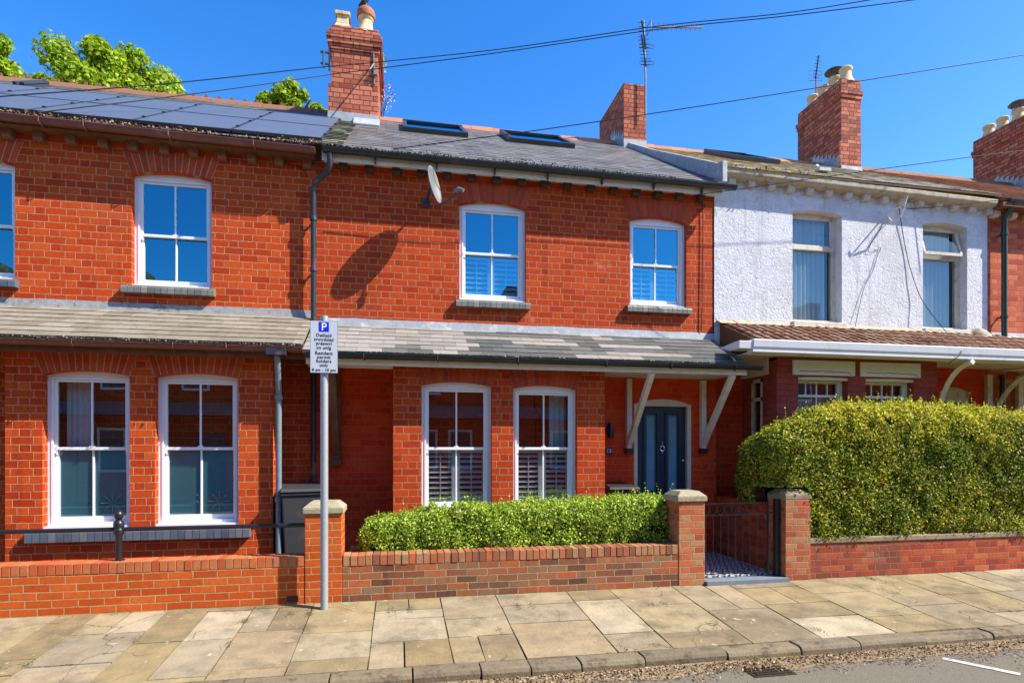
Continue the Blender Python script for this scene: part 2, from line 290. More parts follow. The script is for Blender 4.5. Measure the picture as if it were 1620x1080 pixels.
M['road_paint'] = plain('road_paint', (0.52, 0.50, 0.45), 0.8, 0.2, var=0.3, scale=60, dirt=(0.22, 0.19, 0.15), dirt_amt=0.95, dscale=22)
M['garden'] = plain('garden_concrete', (0.26, 0.22, 0.17), 0.9, 0.2, var=0.4)
M['red_step'] = plain('red_step_paint', (0.50, 0.13, 0.06), 0.7, 0.3, var=0.3)
M['blue_slab'] = plain('blue_grey_step_stone', (0.17, 0.21, 0.25), 0.7, 0.3, var=0.4, dirt=(0.3, 0.28, 0.22))
M['bin'] = plain('charcoal_bin_plastic', (0.035, 0.037, 0.042), 0.55, 0.3, var=0.3, dirt=(0.10, 0.07, 0.05), dirt_amt=0.5)
M['bin_dark'] = plain('dark_brown_bin_plastic', (0.03, 0.026, 0.024), 0.55, 0.3)
M['sign_white'] = plain('sign_face', (0.50, 0.54, 0.60), 0.45, 0.4, var=0.05)
M['sign_edge'] = plain('sign_border', (0.10, 0.10, 0.10), 0.5, 0.4, var=0.0)
M['sign_text'] = plain('sign_black_print', (0.02, 0.022, 0.03), 0.5, 0.3, var=0.0)
M['sign_blue'] = plain('sign_blue_panel', (0.0, 0.02, 0.62), 0.45, 0.4, var=0.0)
M['white_print'] = plain('white_print', (0.8, 0.82, 0.85), 0.5, 0.3, var=0.0)
M['pot'] = plain('buff_clay_pot', (0.66, 0.50, 0.28), 0.75, 0.3, var=0.35, scale=6, dirt=(0.20, 0.15, 0.09), dirt_amt=0.45, dscale=6)
M['pot_red'] = plain('red_clay_cowl', (0.36, 0.12, 0.06), 0.75, 0.3, var=0.4)
M['bird'] = plain('black_feathers', (0.014, 0.016, 0.028), 0.5, 0.5, dirt=(0.10, 0.09, 0.08), dirt_amt=0.3, dscale=20)
M['bark'] = plain('bark', (0.12, 0.08, 0.05), 0.9, 0.1, var=0.5, bmp=0.5)
M['wire'] = plain('black_cable', (0.015, 0.015, 0.02), 0.5, 0.3, var=0.0)
M['leaf_box'] = leaf_mat('fresh_hedge_leaves', [(0, (0.06, 0.14, 0.008)), (0.3, (0.22, 0.36, 0.02)), (0.65, (0.46, 0.60, 0.05)), (1, (0.70, 0.78, 0.18))], 0.35, 0.5, 0.25)
M['leaf_box_in'] = plain('hedge_shade_core', (0.035, 0.05, 0.012), 0.9, 0.1, var=0.5, scale=30)  # dark colour stands in for the shaded inside of the hedges
M['leaf_green'] = leaf_mat('green_hedge_leaves', [(0, (0.05, 0.10, 0.008)), (0.4, (0.14, 0.22, 0.015)), (0.75, (0.28, 0.34, 0.03)), (0.93, (0.46, 0.42, 0.06)), (1, (0.40, 0.16, 0.05))], 0.3, 0.5, 0.2)  # darker green leaves, commoner lower in the tall hedge
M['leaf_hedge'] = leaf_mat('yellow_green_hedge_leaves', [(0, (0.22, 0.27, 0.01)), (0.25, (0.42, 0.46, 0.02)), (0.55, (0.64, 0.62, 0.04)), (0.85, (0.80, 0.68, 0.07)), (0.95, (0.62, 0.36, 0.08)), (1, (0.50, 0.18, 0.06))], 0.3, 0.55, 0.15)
M['leaf_tree'] = leaf_mat('yellow_green_tree_leaves', [(0, (0.12, 0.24, 0.01)), (0.5, (0.32, 0.46, 0.02)), (1, (0.52, 0.60, 0.05))], 0.4, 0.5, 0.2)  # yellow green leaf tones, random per leaf
def render_mat():
    m, b = newmat('rough_white_render', 0.85, 0.25)
    n1, _ = noisef(22, 5, 0.65); n2, _ = noisef(9, 4, 0.7); n3, _ = noisef(1.1, 4, 0.6); n4, _ = noisef(45, 2, 0.6)
    g = geo(); sp = node('ShaderNodeSeparateXYZ'); lk(g.outputs['Position'], sp.inputs[0])
    ridge = (n1-0.5).abs()
    c = mix(mapr(ridge, 0.0, 0.035, 1, 0)*mapr(n2, 0.45, 0.62)*0.75, (0.66, 0.67, 0.70), (0.26, 0.23, 0.20))
    c = mix(mapr(n3, 0.45, 0.7)*0.5, c, (0.50, 0.48, 0.46))
    n5, _ = noisef(1.0, 4, 0.65, stretch=(7, 7, 0.5)); c = mix(mapr(n5, 0.56, 0.72)*0.45, c, (0.38, 0.36, 0.33))
    c = mix(mapr(n4, 0.70, 0.74)*0.6, c, (0.35, 0.28, 0.22))
    lk(c, b.inputs['Base Color'])
    bump(ridge*-1.2+n1*0.5+n2*0.3+n4*0.25, 0.8, 0.035, b)
    return m
M['render'] = render_mat()
def tile_mat():
    m, b = newmat('black_and_white_path_tiles', 0.4, 0.5)
    g = geo(); sp = node('ShaderNodeSeparateXYZ'); lk(g.outputs['Position'], sp.inputs[0])
    x, y = E(sp.outputs[0]), E(sp.outputs[1])
    a = ((x+y)/0.15); c = ((x-y)/0.15)
    chk = ((a.floor()+c.floor())*0.5).fract().gt(0.25)
    da = a.fract(); dc = c.fract()
    small = da.min(1.0-da).gt(0.22).v; s2 = dc.min(1.0-dc).gt(0.22)
    inner = E(small)*s2
    v = chk + inner - chk*inner*2.0
    col = mix(v, (0.035, 0.035, 0.045), (0.66, 0.66, 0.68)); n, _ = noisef(20); col = mix(mapr(n, 0.5, 0.8)*0.4, col, (0.25, 0.22, 0.2))
    lk(col, b.inputs['Base Color']); return m
M['path_tiles'] = tile_mat()

# ------------------------------------------------------------------ object helpers
OFF = {}
def tag(o, label=None, cat=None, group=None, kind=None):
    if label: o['label'] = label
    if cat: o['category'] = cat
    if group: o['group'] = group
    if kind: o['kind'] = kind
    return o
def root(name, label, cat, loc, group=None):
    o = bpy.data.objects.new(name, None); o.empty_display_size = 0.2; COL.objects.link(o)
    o.location = loc; OFF[o.name] = Vector(loc); return tag(o, label, cat, group)
def link(o, parent):
    COL.objects.link(o)
    if parent is not None:
        o.parent = parent; OFF[o.name] = OFF[parent.name]
    else: OFF[o.name] = Vector((0, 0, 0))
class MB:
    def __init__(s): s.v = []; s.f = []; s.m = []
    def add(s, vs, fs, m=0):
        n = len(s.v); s.v += [tuple(q) for q in vs]; s.f += [tuple(n+i for i in f) for f in fs]; s.m += [m]*len(fs); return s
    def box(s, x0, x1, y0, y1, z0, z1, m=0):
        return s.hexa([(x0, y0, z0), (x1, y0, z0), (x1, y1, z0), (x0, y1, z0), (x0, y0, z1), (x1, y0, z1), (x1, y1, z1), (x0, y1, z1)], m)
    def hexa(s, v, m=0):
        return s.add(v, [(0, 3, 2, 1), (4, 5, 6, 7), (0, 1, 5, 4), (1, 2, 6, 5), (2, 3, 7, 6), (3, 0, 4, 7)], m)
    def bar(s, a, b, wd, ht, m=0, up=(0, 0, 1)):
        a = Vector(a); b = Vector(b); d = (b-a).normalized(); u = Vector(up)
        if abs(d.dot(u)) > 0.98: u = Vector((0, 1, 0))
        r = d.cross(u).normalized()*(wd/2); u = r.cross(d).normalized()*(ht/2)
        return s.hexa([a-r-u, a+r-u, b+r-u, b-r-u, a-r+u, a+r+u, b+r+u, b-r+u], m)
    def tube(s, pts, r, seg=10, m=0, cap=True):
        pts = [Vector(p) for p in pts]; rs = r if isinstance(r, (list, tuple)) else [r]*len(pts)
        n0 = len(s.v); prev = None
        for i, p in enumerate(pts):
            d = (pts[min(i+1, len(pts)-1)]-pts[max(i-1, 0)])
            if d.length < 1e-9: d = Vector((0, 0, 1))
            d.normalize()
            if prev is None:
                a = Vector((0, 0, 1)) if abs(d.z) < 0.9 else Vector((1, 0, 0))
                prev = d.cross(a).normalized()
            prev = (prev-d*prev.dot(d)).normalized(); q = d.cross(prev)
            for k in range(seg):
                t = 2*math.pi*k/seg; s.v.append(tuple(p+(prev*math.cos(t)+q*math.sin(t))*rs[i]))
        for i in range(len(pts)-1):
            for k in range(seg):
                a = n0+i*seg+k; b = n0+i*seg+(k+1) % seg
                s.f.append((a, b, b+seg, a+seg)); s.m.append(m)
        if cap:
            s.f.append(tuple(n0+k for k in range(seg))[::-1]); s.m.append(m)
            s.f.append(tuple(n0+(len(pts)-1)*seg+k for k in range(seg))); s.m.append(m)
        return s
    def lathe(s, c, prof, seg=20, m=0, axis='z'):
        c = Vector(c); n0 = len(s.v)
        for r, h in prof:
            for k in range(seg):
                t = 2*math.pi*k/seg
                o = (r*math.cos(t), r*math.sin(t), h) if axis == 'z' else ((r*math.cos(t), h, r*math.sin(t)) if axis == 'y' else (h, r*math.cos(t), r*math.sin(t)))
                s.v.append(tuple(c+Vector(o)))
        for i in range(len(prof)-1):
            for k in range(seg):
                a = n0+i*seg+k; b = n0+i*seg+(k+1) % seg
                s.f.append((a, b, b+seg, a+seg)); s.m.append(m)
        s.f.append(tuple(n0+k for k in range(seg))[::-1]); s.m.append(m)
        s.f.append(tuple(n0+(len(prof)-1)*seg+k for k in range(seg))); s.m.append(m)
        return s
    def prism(s, poly, a0, a1, axis='x', m=0):
        # poly in (y,z) for axis x ; (x,z) for axis y ; (x,y) for axis z
        def mk(p, a): return (a, p[0], p[1]) if axis == 'x' else ((p[0], a, p[1]) if axis == 'y' else (p[0], p[1], a))
        n = len(poly); vs = [mk(p, a0) for p in poly]+[mk(p, a1) for p in poly]
        fs = [(i, (i+1) % n, n+(i+1) % n, n+i) for i in range(n)]+[tuple(range(n))[::-1], tuple(range(n, 2*n))]
        return s.add(vs, fs, m)
    def holed(s, outer, holes, y, m=0):
        loops = [[Vector((p[0], p[1], 0)) for p in lp] for lp in [outer]+holes]
        flat = [p for lp in loops for p in lp]
        tris = tessellate_polygon(loops)
        vs = [(p.x, y, p.y) for p in flat]
        fs = []
        for t in tris:
            a, b, c = (flat[i] for i in t)
            cr = (b.x-a.x)*(c.y-a.y)-(b.y-a.y)*(c.x-a.x)
            fs.append(tuple(t) if cr > 0 else (t[0], t[2], t[1]))
        return s.add(vs, fs, m)
    def band(s, loop, y0, y1, m=0):
        n = len(loop); vs = [(p[0], y0, p[1]) for p in loop]+[(p[0], y1, p[1]) for p in loop]
        return s.add(vs, [(i, (i+1) % n, n+(i+1) % n, n+i) for i in range(n)], m)
    def build(s, name, mats, parent=None, bevel=0, smooth=False, fix=False):
        me = bpy.data.meshes.new(name)
        off = OFF[parent.name] if parent is not None else Vector((0, 0, 0))
        v = np.array(s.v, dtype=float).reshape(-1, 3)-np.array(off)
        me.from_pydata(v.tolist(), [], s.f)
        for mt in (mats if isinstance(mats, (list, tuple)) else [mats]): me.materials.append(M[mt])
        me.polygons.foreach_set('material_index', s.m)
        if fix:
            bm = bmesh.new(); bm.from_mesh(me); bmesh.ops.recalc_face_normals(bm, faces=bm.faces); bm.to_mesh(me); bm.free()
        if smooth: me.polygons.foreach_set('use_smooth', [True]*len(me.polygons))
        o = bpy.data.objects.new(name, me); link(o, parent)
        if bevel:
            bv = o.modifiers.new('bevel', 'BEVEL'); bv.width = bevel; bv.segments = 2; bv.limit_method = 'ANGLE'
        if smooth:
            try: me.set_sharp_from_angle(angle=math.radians(40))
            except Exception: pass
        return o
def struct(o): o['kind'] = 'structure'; return o
def stuff(o): o['kind'] = 'stuff'; return o

def text_part(name, body, size, loc, mat, parent, align='CENTER', bold=0.0, space=1.0):
    c = bpy.data.curves.new('t', 'FONT'); c.body = body; c.size = size; c.align_x = align; c.align_y = 'CENTER'; c.extrude = 0.0006; c.offset = bold; c.space_character = space
    o = bpy.data.objects.new('t', c); COL.objects.link(o)
    dg = bpy.context.evaluated_depsgraph_get(); me = bpy.data.meshes.new_from_object(o.evaluated_get(dg))
    bpy.data.objects.remove(o)
    me.transform(Matrix.Rotation(math.radians(90), 4, 'X')); me.transform(Matrix.Translation(Vector(loc)-OFF[parent.name]))
    me.materials.clear(); me.materials.append(M[mat]); me.name = name
    q = bpy.data.objects.new(name, me); link(q, parent); return q

def leaves(pts, nrm, size, mat, name, parent=None, jit=0.6, asp=0.5, extra_mb=None):
    n = len(pts); pts = np.asarray(pts); nrm = np.asarray(nrm)
    d = nrm+rng.normal(0, jit, (n, 3)); d /= np.linalg.norm(d, axis=1)[:, None]
    a = rng.normal(0, 1, (n, 3)); a -= (a*d).sum(1)[:, None]*d; a /= np.linalg.norm(a, axis=1)[:, None]
    b = np.cross(d, a); sz = size*rng.uniform(0.5, 1.5, n)[:, None]
    off = OFF[parent.name] if parent is not None else Vector((0, 0, 0))
    p = pts-np.array(off)
    v = np.stack([p-a*sz*0.5, p+b*sz*asp*0.5+d*sz*0.08, p+a*sz*0.5, p-b*sz*asp*0.5+d*sz*0.08], axis=1).reshape(-1, 3)
    me = bpy.data.meshes.new(name); me.vertices.add(4*n); me.vertices.foreach_set('co', v.ravel())
    me.loops.add(4*n); me.loops.foreach_set('vertex_index', np.arange(4*n)); me.polygons.add(n)
    me.polygons.foreach_set('loop_start', np.arange(0, 4*n, 4)); me.polygons.foreach_set('loop_total', np.full(n, 4))
    me.update(calc_edges=True); me.materials.append(M[mat])
    o = bpy.data.objects.new(name, me); link(o, parent); return o

# ------------------------------------------------------------------ key planes (metres)
YW, YB, YG = 7.95, 7.35, 6.30            # main facade, bay face, garden wall face
YE, YR = 7.65, 11.6                      # eaves gutter line, ridge
ZR = 7.98
XL, XA, XB, XC, XD = -6.9, -1.07, 4.58, 9.49, 14.6   # party lines
def gz(Y): return 0.083*(Y-6.3)

# ------------------------------------------------------------------ ground, road, pavement
mb = MB().box(-250, 250, -250, 250, -1.0, -0.42); struct(mb.build('ground', 'soil'))
mb = MB().box(-80, 80, -3.4, 4.56, -0.6, -0.25); struct(mb.build('road', 'asphalt'))
# far pavement (behind the camera)
mb = MB().box(-80, 80, -5.2, -3.4, -0.6, -0.12); struct(mb.build('far_pavement', 'joint'))
# pavement bed and flags
YK = 4.70
mb = MB().hexa([(-60, YK, -0.6), (60, YK, -0.6), (60, 6.34, -0.6), (-60, 6.34, -0.6), (-60, YK, gz(YK)-.012), (60, YK, gz(YK)-.012), (60, 6.34, gz(6.34)-.012), (-60, 6.34, gz(6.34)-.012)])
xs = [-2.86-0.62*k for k in range(9, 0, -1)]+[-2.86, -2.24, -1.435, -0.864, -0.244, 0.43, 1.03, 1.83, 2.34, 3.1, 3.8, 4.6]+[4.6+0.72*k for k in range(1, 18)]
splits = {-2.86: [.33, .72], -2.24: [.06, .5, .95], -1.435: [.05, .42, .9], -0.864: [.5, .85], -0.244: [.2, .35, .68], 0.43: [.4, .67], 1.03: [.22, .53], 1.83: [.2, .76], 2.34: [.35, .8], 3.1: [.5], 3.8: [.12, .45, .7], 4.6: [.3, .75]}
for i in range(len(xs)-1):
    xa, xb = xs[i], xs[i+1]
    sp = splits.get(xa) or sorted(random.sample([.15, .3, .45, .62, .8], random.choice([1, 2, 2, 3])))
    ys = [6.33]+[6.30-(6.30-YK)*q for q in sp]+[YK]
    halves = random.random()
    for j in range(len(ys)-1):
        y1, y0 = ys[j], ys[j+1]
        segs = [(xa, xb)]
        if (y1-y0) > 0.3 and random.random() < 0.22: mid = xa+(xb-xa)*random.uniform(.4, .6); segs = [(xa, mid), (mid, xb)]
        for a, b in segs:
            g = 0.006; th = [random.uniform(-.003, .004) for _ in range(4)]; jx = [random.uniform(-.004, .004) for _ in range(4)]
            c = [(a+g+jx[0], y0+g), (b-g+jx[1], y0+g), (b-g+jx[2], y1-g), (a+g+jx[3], y1-g)]
            top = [(p[0], p[1], gz(p[1])+t) for p, t in zip(c, th)]; bot = [(p[0], p[1], gz(p[1])-.03) for p in c]
            mb.hexa(bot+top, 1)
struct(mb.build('pavement', ['joint', 'slab'], bevel=0))
# kerb
mb = MB(); x = -12.0
marks = [0.1, 0.63, 1.03, 1.45, 2.0, 2.75, 3.45, 4.05, 4.75, 5.5]
xs2 = [0.1-0.62*k for k in range(20, 0, -1)]+marks+[5.5+0.7*k for k in range(1, 15)]
for a, b in zip(xs2[:-1], xs2[1:]):
    t = random.uniform(-.012, .008); yy = random.uniform(-.012, .012); g = .006
    zt = gz(YK)+t
    mb.prism([(4.53+yy, -.5), (4.53+yy, zt-.035), (4.545+yy, zt-.008), (4.575+yy, zt), (4.70, zt), (4.70, -.5)], a+g, b-g, 'x')
struct(mb.build('kerb', 'kerb', bevel=0.004))
# silt and dead leaves along the kerb
mb = MB(); n = 140
for i in range(n):
    a = -8+18*i/n; b = -8+18*(i+1)/n
    w0 = 0.13+.16*noise.noise(Vector((a*1.7, 0, 3))); w1 = 0.13+.16*noise.noise(Vector((b*1.7, 0, 3)))
    mb.add([(a, 4.535, -.205), (b, 4.535, -.205), (b, 4.53-w1*.5, -.225), (a, 4.53-w0*.5, -.225), (b, 4.53-w1, -.247), (a, 4.53-w0, -.247)], [(3, 2, 1, 0), (5, 4, 2, 3)])
struct(mb.build('silt_strip', 'soil'))
n = 5600
px_ = rng.uniform(-1.2, 7.5, n); py_ = 4.52-np.abs(rng.normal(0, .12, n))*(0.55+0.9*np.abs(np.sin(px_*2.1+np.sin(px_*5.3)))); pz_ = -.232+np.clip((py_-4.3)*.1, 0, .03)+rng.uniform(0, .008, n)
o = leaves(np.stack([px_, py_, pz_], 1), np.tile([0, 0, 1.0], (n, 1)), 0.024, 'litter', 'leaf_litter', jit=.5); tag(o, 'dry brown leaves and twigs gathered along the kerb', 'leaf litter', kind='stuff')
# weeds in joints
pts = []
for cx, cy, k in [(-2.86, 5.2, 60), (-2.24, 5.6, 60), (-1.435, 5.9, 90), (-1.435, 5.35, 70), (-0.864, 6.0, 120), (-1.05, 6.03, 80), (-.1, 5.95, 60), (.1, 5.95, 60), (1.2, 5.9, 80), (1.35, 5.9, 50), (2.6, 5.76, 70), (2.75, 5.75, 60), (4.6, 5.0, 30), (3.9, 4.85, 60), (5.7, 6.22, 120), (.9, 5.3, 40), (6.5, 4.85, 60), (1.9, 4.75, 40)]:
    for _ in range(k): x_ = cx+random.gauss(0, .022); y_ = cy+random.gauss(0, .05); pts.append((x_, y_, gz(min(y_, 6.3))+random.uniform(0.001, .018)))
o = leaves(pts, np.tile([0, 0, 1.0], (len(pts), 1)), 0.012, 'moss', 'weeds', jit=1.0); tag(o, 'small green weeds growing in the joints between pavement slabs', 'weeds', kind='stuff')
# white road line
a, b = Vector((4.70, 4.33, -.245)), Vector((4.99, 3.90, -.245)); d = (b-a).normalized(); r = Vector((-d.y, d.x, 0))*-.035
mb = MB().add([a-r, a+r, b+r, b-r], [(0, 1, 2, 3)]); o = mb.build('road_marking', 'road_paint', fix=True); struct(o)
# gully grate
g = root('drain_cover', 'rusty iron drain grate with curved slots set in the road by the kerb', 'drain cover', (3.0, 4.40, -.25))
mb = MB().box(2.82, 3.20, 4.25, 4.53, -.30, -.243)
for k in range(6): mb.box(2.85, 3.17, 4.27+k*.043, 4.285+k*.043, -.243, -.231)
mb.build('frame', 'iron_brown', g)
# garden ground, path
mb = MB().box(-8, 3.5, 6.4, 9.0, -.5, 0.05).box(4.7, 20, 6.4, 9.0, -.5, 0.05); struct(mb.build('garden_ground', 'garden'))
mb = MB().box(3.50, 4.62, 6.46, 8.2, -.3, 0.06); struct(mb.build('garden_path', 'path_tiles'))
mb = MB().box(3.525, 4.60, 6.24, 6.46, -.3, 0.045); struct(mb.build('path_step', 'blue_slab'))

# ------------------------------------------------------------------ garden walls
def coping_on_edge(mb, x0, x1, y0, y1, z0, z1, pitch=.075, m=0, jitter=.003):
    n = max(1, round((x1-x0)/pitch)); p = (x1-x0)/n
    for i in range(n):
        a = x0+i*p+.004; b = x0+(i+1)*p-.004; j = random.uniform(-jitter, jitter)
        mb.box(a, b, y0+j-.003, y1+j, z0, z1+j*.7, m)
def stone_cap(mb, x0, x1, y0, y1, z0, z1, m=0, e=.022):
    t = z0+(z1-z0)*.5; c = .07
    mb.box(x0-e, x1+e, y0-e, y1+e, z0, t, m)
    b = [(x0-e, y0-e, t), (x1+e, y0-e, t), (x1+e, y1+e, t), (x0-e, y1+e, t)]; q = [(x0-e+c, y0-e+c, z1), (x1+e-c, y0-e+c, z1), (x1+e-c, y1+e-c, z1), (x0-e+c, y1+e-c, z1)]
    mb.hexa(b+q, m)
wl = root('garden_wall', 'low orange brick garden wall with brick on edge top and a black rail, left of the sign post', 'wall', (-3.5, 6.3, 0), 'garden walls')
mb = MB().box(-8.2, -.96, YG, YG+.215, -.2, .385); mb.build('brickwork', 'brick_wall_orange', wl)
mb = MB().box(-8.2, -.96, YG+.006, YG+.21, .385, .488, 1); coping_on_edge(mb, -8.2, -.965, YG, YG+.215, .39, .495); mb.build('coping', ['brick_unit_orange', 'mortar'], wl, bevel=.003)
mb = MB().box(-1.13, -1.02, YG-.004, YG+.03, .03, .09); mb.build('air_vent', 'iron', wl)
rl = root('iron_railing', 'single black tubular rail with ball topped post fixed on the orange garden wall', 'railing', (-3.0, 6.41, .495))
mb = MB().tube([(-8.2, 6.41, .80), (-.95, 6.41, .80)], .022, 12); mb.build('rail', 'iron', rl, smooth=True)
xp = X(188, 6.41)
for xq in (xp, xp-3.3):
    mb = MB().lathe((xq, 6.41, .495), [(.055, 0), (.055, .008), (.03, .012), (.03, .24), (.045, .26), (.047, .30), (.04, .315), (.047, .33), (.047, .37), (.034, .39), (.022, .40), (.03, .41), (.04, .43), (.043, .45), (.036, .475), (.018, .49), (.001, .495)], 18)
    mb.build('post', 'iron', rl, smooth=True)
def pillar(label, x0, x1, ztop, brick, capm='stone_cap', y0=None, e=.022):
    y0 = y0 or YG-.006
    p = root('gate_pillar', label, 'pillar', ((x0+x1)/2, y0+.17, 0), 'brick pillars in the garden walls')
    MB().box(x0, x1, y0, y0+.35, -.2, ztop-.12).build('shaft', brick, p, bevel=.004)
    mb = MB(); stone_cap(mb, x0, x1, y0, y0+.35, ztop-.12, ztop, e=e); mb.build('cap_stone', capm, p, bevel=.008)
    return p
pillar('orange brick pillar with mossy cap stone right behind the parking sign post', -.955, -.59, 1.045, 'brick_wall_orange')
pillar('brick pillar with chamfered mossy cap at the left of the iron gate', 3.19, 3.52, 1.10, 'brick_wall_pillar')
pillar('worn red brick pillar at the right of the iron gate below the big hedge', 4.58, 4.92, 1.10, 'brick_wall_pillar', 'coping_old', e=.004)
w2 = root('garden_wall', 'low weathered mixed brick garden wall under the small bright green hedge', 'wall', (1.3, 6.3, 0), 'garden walls')
MB().box(-.585, 3.185, YG, YG+.215, -.2, .368).build('brickwork', 'brick_wall_mixed', w2)
mb = MB().box(-.585, 3.185, YG+.008, YG+.21, .368, .47, 1); coping_on_edge(mb, -.58, 3.18, YG, YG+.215, .372, .482, jitter=.005); mb.build('coping', ['brick_unit_mixed', 'mortar_dark'], w2, bevel=.004)
w3 = root('garden_wall', 'low maroon brick garden wall with cement coping under the big yellow green hedge', 'wall', (8, 6.3, 0), 'garden walls')
MB().box(4.925, 18, YG+.03, YG+.25, -.2, .43).build('brickwork', 'brick_wall_old', w3)
MB().box(4.925, 18, YG+.015, YG+.27, .43, .50).build('coping', 'coping_old', w3, bevel=.012)
w4 = root('garden_wall', 'old red brick wall running back along the tiled path behind the iron gate', 'wall', (4.7, 7.2, 0), 'garden walls')
MB().box(4.60, 4.82, 6.66, 7.94, -.1, .80).build('brickwork', 'brick_wall_old', w4)
mb = MB(); n = 17
for i in range(n): y = 6.665+i*.075; mb.box(4.597, 4.822, y+.004, y+.071, .802, .895+random.uniform(-.006, .004))
mb.build('coping', 'brick_unit_dark', w4, bevel=.004)
for yq, zq in ((6.95, .42), (6.99, .40), (7.02, .43)):
    pass
# red step block beside the sign pillar
rs = root('red_step', 'red painted masonry ledge behind the wall between the pillar and the small hedge', 'step', (-.35, 6.9, 0))
MB().box(-.57, -.17, 6.56, 7.2, 0, .44).build('ledge', 'red_step', rs, bevel=.01)

# iron gate
gt = root('iron_gate', 'thin black wrought iron gate with a row of rings across the tiled path', 'gate', (4.1, 6.40, .06))
gx0, gx1, gy = 3.54, 4.42, 6.40
zt, zm, zb = .94, .80, .10
mb = MB()
for zz in (zt, zm, zb): MB().bar((gx0, gy, zz), (gx1, gy, zz), .010, .010).build('rail', 'iron', gt)
mb = MB()
for k in range(9):
    xx = gx0+.05+k*.097; mb.tube([(xx, gy, zb), (xx, gy, zm)], .0045, 6)
mb.build('bars', 'iron', gt)
mb = MB()
for k in range(9):
    xx = gx0+.05+k*.097
    mb.tube([(xx+.046*math.cos(t), gy, (zt+zm)/2+.062*math.sin(t)) for t in [2*math.pi*q/14 for q in range(15)]], .0035, 5, cap=False)
mb.build('rings', 'iron', gt)
MB().box(4.405, 4.425, gy-.01, gy+.01, .06, .97).build('stile', 'iron', gt)
MB().box(4.500, 4.555, gy-.03, gy+.025, .04, .985).build('hinge_post', 'iron', gt, bevel=.003)
for zz in (.82, .2): MB().bar((4.42, gy, zz), (4.5, gy, zz), .02, .012).build('hinge', 'iron', gt)
MB().box(4.55, 4.60, gy-.02, gy+.0, .72, .76).build('latch', 'iron', gt)

# ------------------------------------------------------------------ building helpers
def arch_loop(x0, x1, z0, zs, zc, n=8):
    pts = [(x0, z0), (x1, z0)]
    for i in range(n+1):
        t = i/n; x = x1+(x0-x1)*t; pts.append((x, zs+(zc-zs)*(1-(2*t-1)**2)))
    return pts
def facade(mb, x0, x1, z0, z1, y, holes, depth=.12, m=0):
    loops = [arch_loop(*h) for h in holes]
    mb.holed([(x0, z0), (x1, z0), (x1, z1), (x0, z1)], loops, y, m)
    for lp in loops: mb.band(lp, y, y+depth, m)
def brick_arch(parent, x0, x1, zs, zc, y, h, mats, ext=.06):
    mb = MB(); n = int(round((x1-x0+2*ext)/.078)); rise = zc-zs
    R = ((x1-x0)**2/4+rise**2)/(2*max(rise, .01)); cx = (x0+x1)/2; cz = zc-R
    a0 = math.asin(min(1, ((x1-x0)/2)/R)); spread = a0*1.0
    # backing
    def pt(a, r): return (cx+r*math.sin(a), cz+r*math.cos(a))
    k = 12
    lo = [pt(-spread+2*spread*i/k, R+.003) for i in range(k+1)]; top = zc+h
    def up(a): 
        r = (top-cz)/math.cos(a); return pt(a, r)
    hi = [up(-spread*1.06+2*spread*1.06*i/k) for i in range(k+1)]
    vs = [(p[0], y-.004, p[1]) for p in lo]+[(p[0], y-.004, p[1]) for p in hi]
    mb.add(vs, [(i, i+1, k+2+i, k+1+i) for i in range(k)], 1)
    for i in range(n):
        f0 = -1+2*i/n; f1 = -1+2*(i+1)/n; g = .0045
        g = .006; a, b = pt(spread*f0, R+.003), pt(spread*f1, R+.003); c, d = up(spread*1.06*f1), up(spread*1.06*f0)
        j = random.uniform(0, .004)
        vs = [(a[0]+g, y-.007-j, a[1]), (b[0]-g, y-.007-j, b[1]), (b[0]-g, y+.0, b[1]), (a[0]+g, y+.0, a[1]), (d[0]+g, y-.007-j, d[1]-.004), (c[0]-g, y-.007-j, c[1]-.004), (c[0]-g, y, c[1]-.004), (d[0]+g, y, d[1]-.004)]
        mb.hexa(vs, 0)
    return mb.build('brick_arch', mats, parent, bevel=.002)
def sill(parent, x0, x1, z1, y, mat='sill_brick', h=.095, proj=.07, pitch=.078):
    mb = MB(); n = int(round((x1-x0)/pitch)); p = (x1-x0)/n
    mb.box(x0+.005, x1-.005, y-proj+.008, y+.05, z1-h+.006, z1-.006, 1)
    for i in range(n):
        a = x0+i*p+.003; b = x0+(i+1)*p-.003; j = random.uniform(-.002, .002)
        yy = y-proj+j
        prof = [(y+.05, z1-h), (yy, z1-h), (yy, z1-.035), (yy+.008, z1-.015), (yy+.025, z1-.003), (yy+.05, z1), (y+.05, z1)]
        mb.prism([(q[0], q[1]) for q in prof], a, b, 'x', 0)
    return mb.build('sill', [mat, 'mortar_dark'], parent)
def ring(mb, x0, x1, z0, z1, wx, wz0, wz1, y0, y1, m=0):
    mb.box(x0, x0+wx, y0, y1, z0, z1, m); mb.box(x1-wx, x1, y0, y1, z0, z1, m)
    mb.box(x0+wx, x1-wx, y0+.001, y1-.001, z0, z0+wz0, m); mb.box(x0+wx, x1-wx, y0+.001, y1-.001, z1-wz1, z1, m)
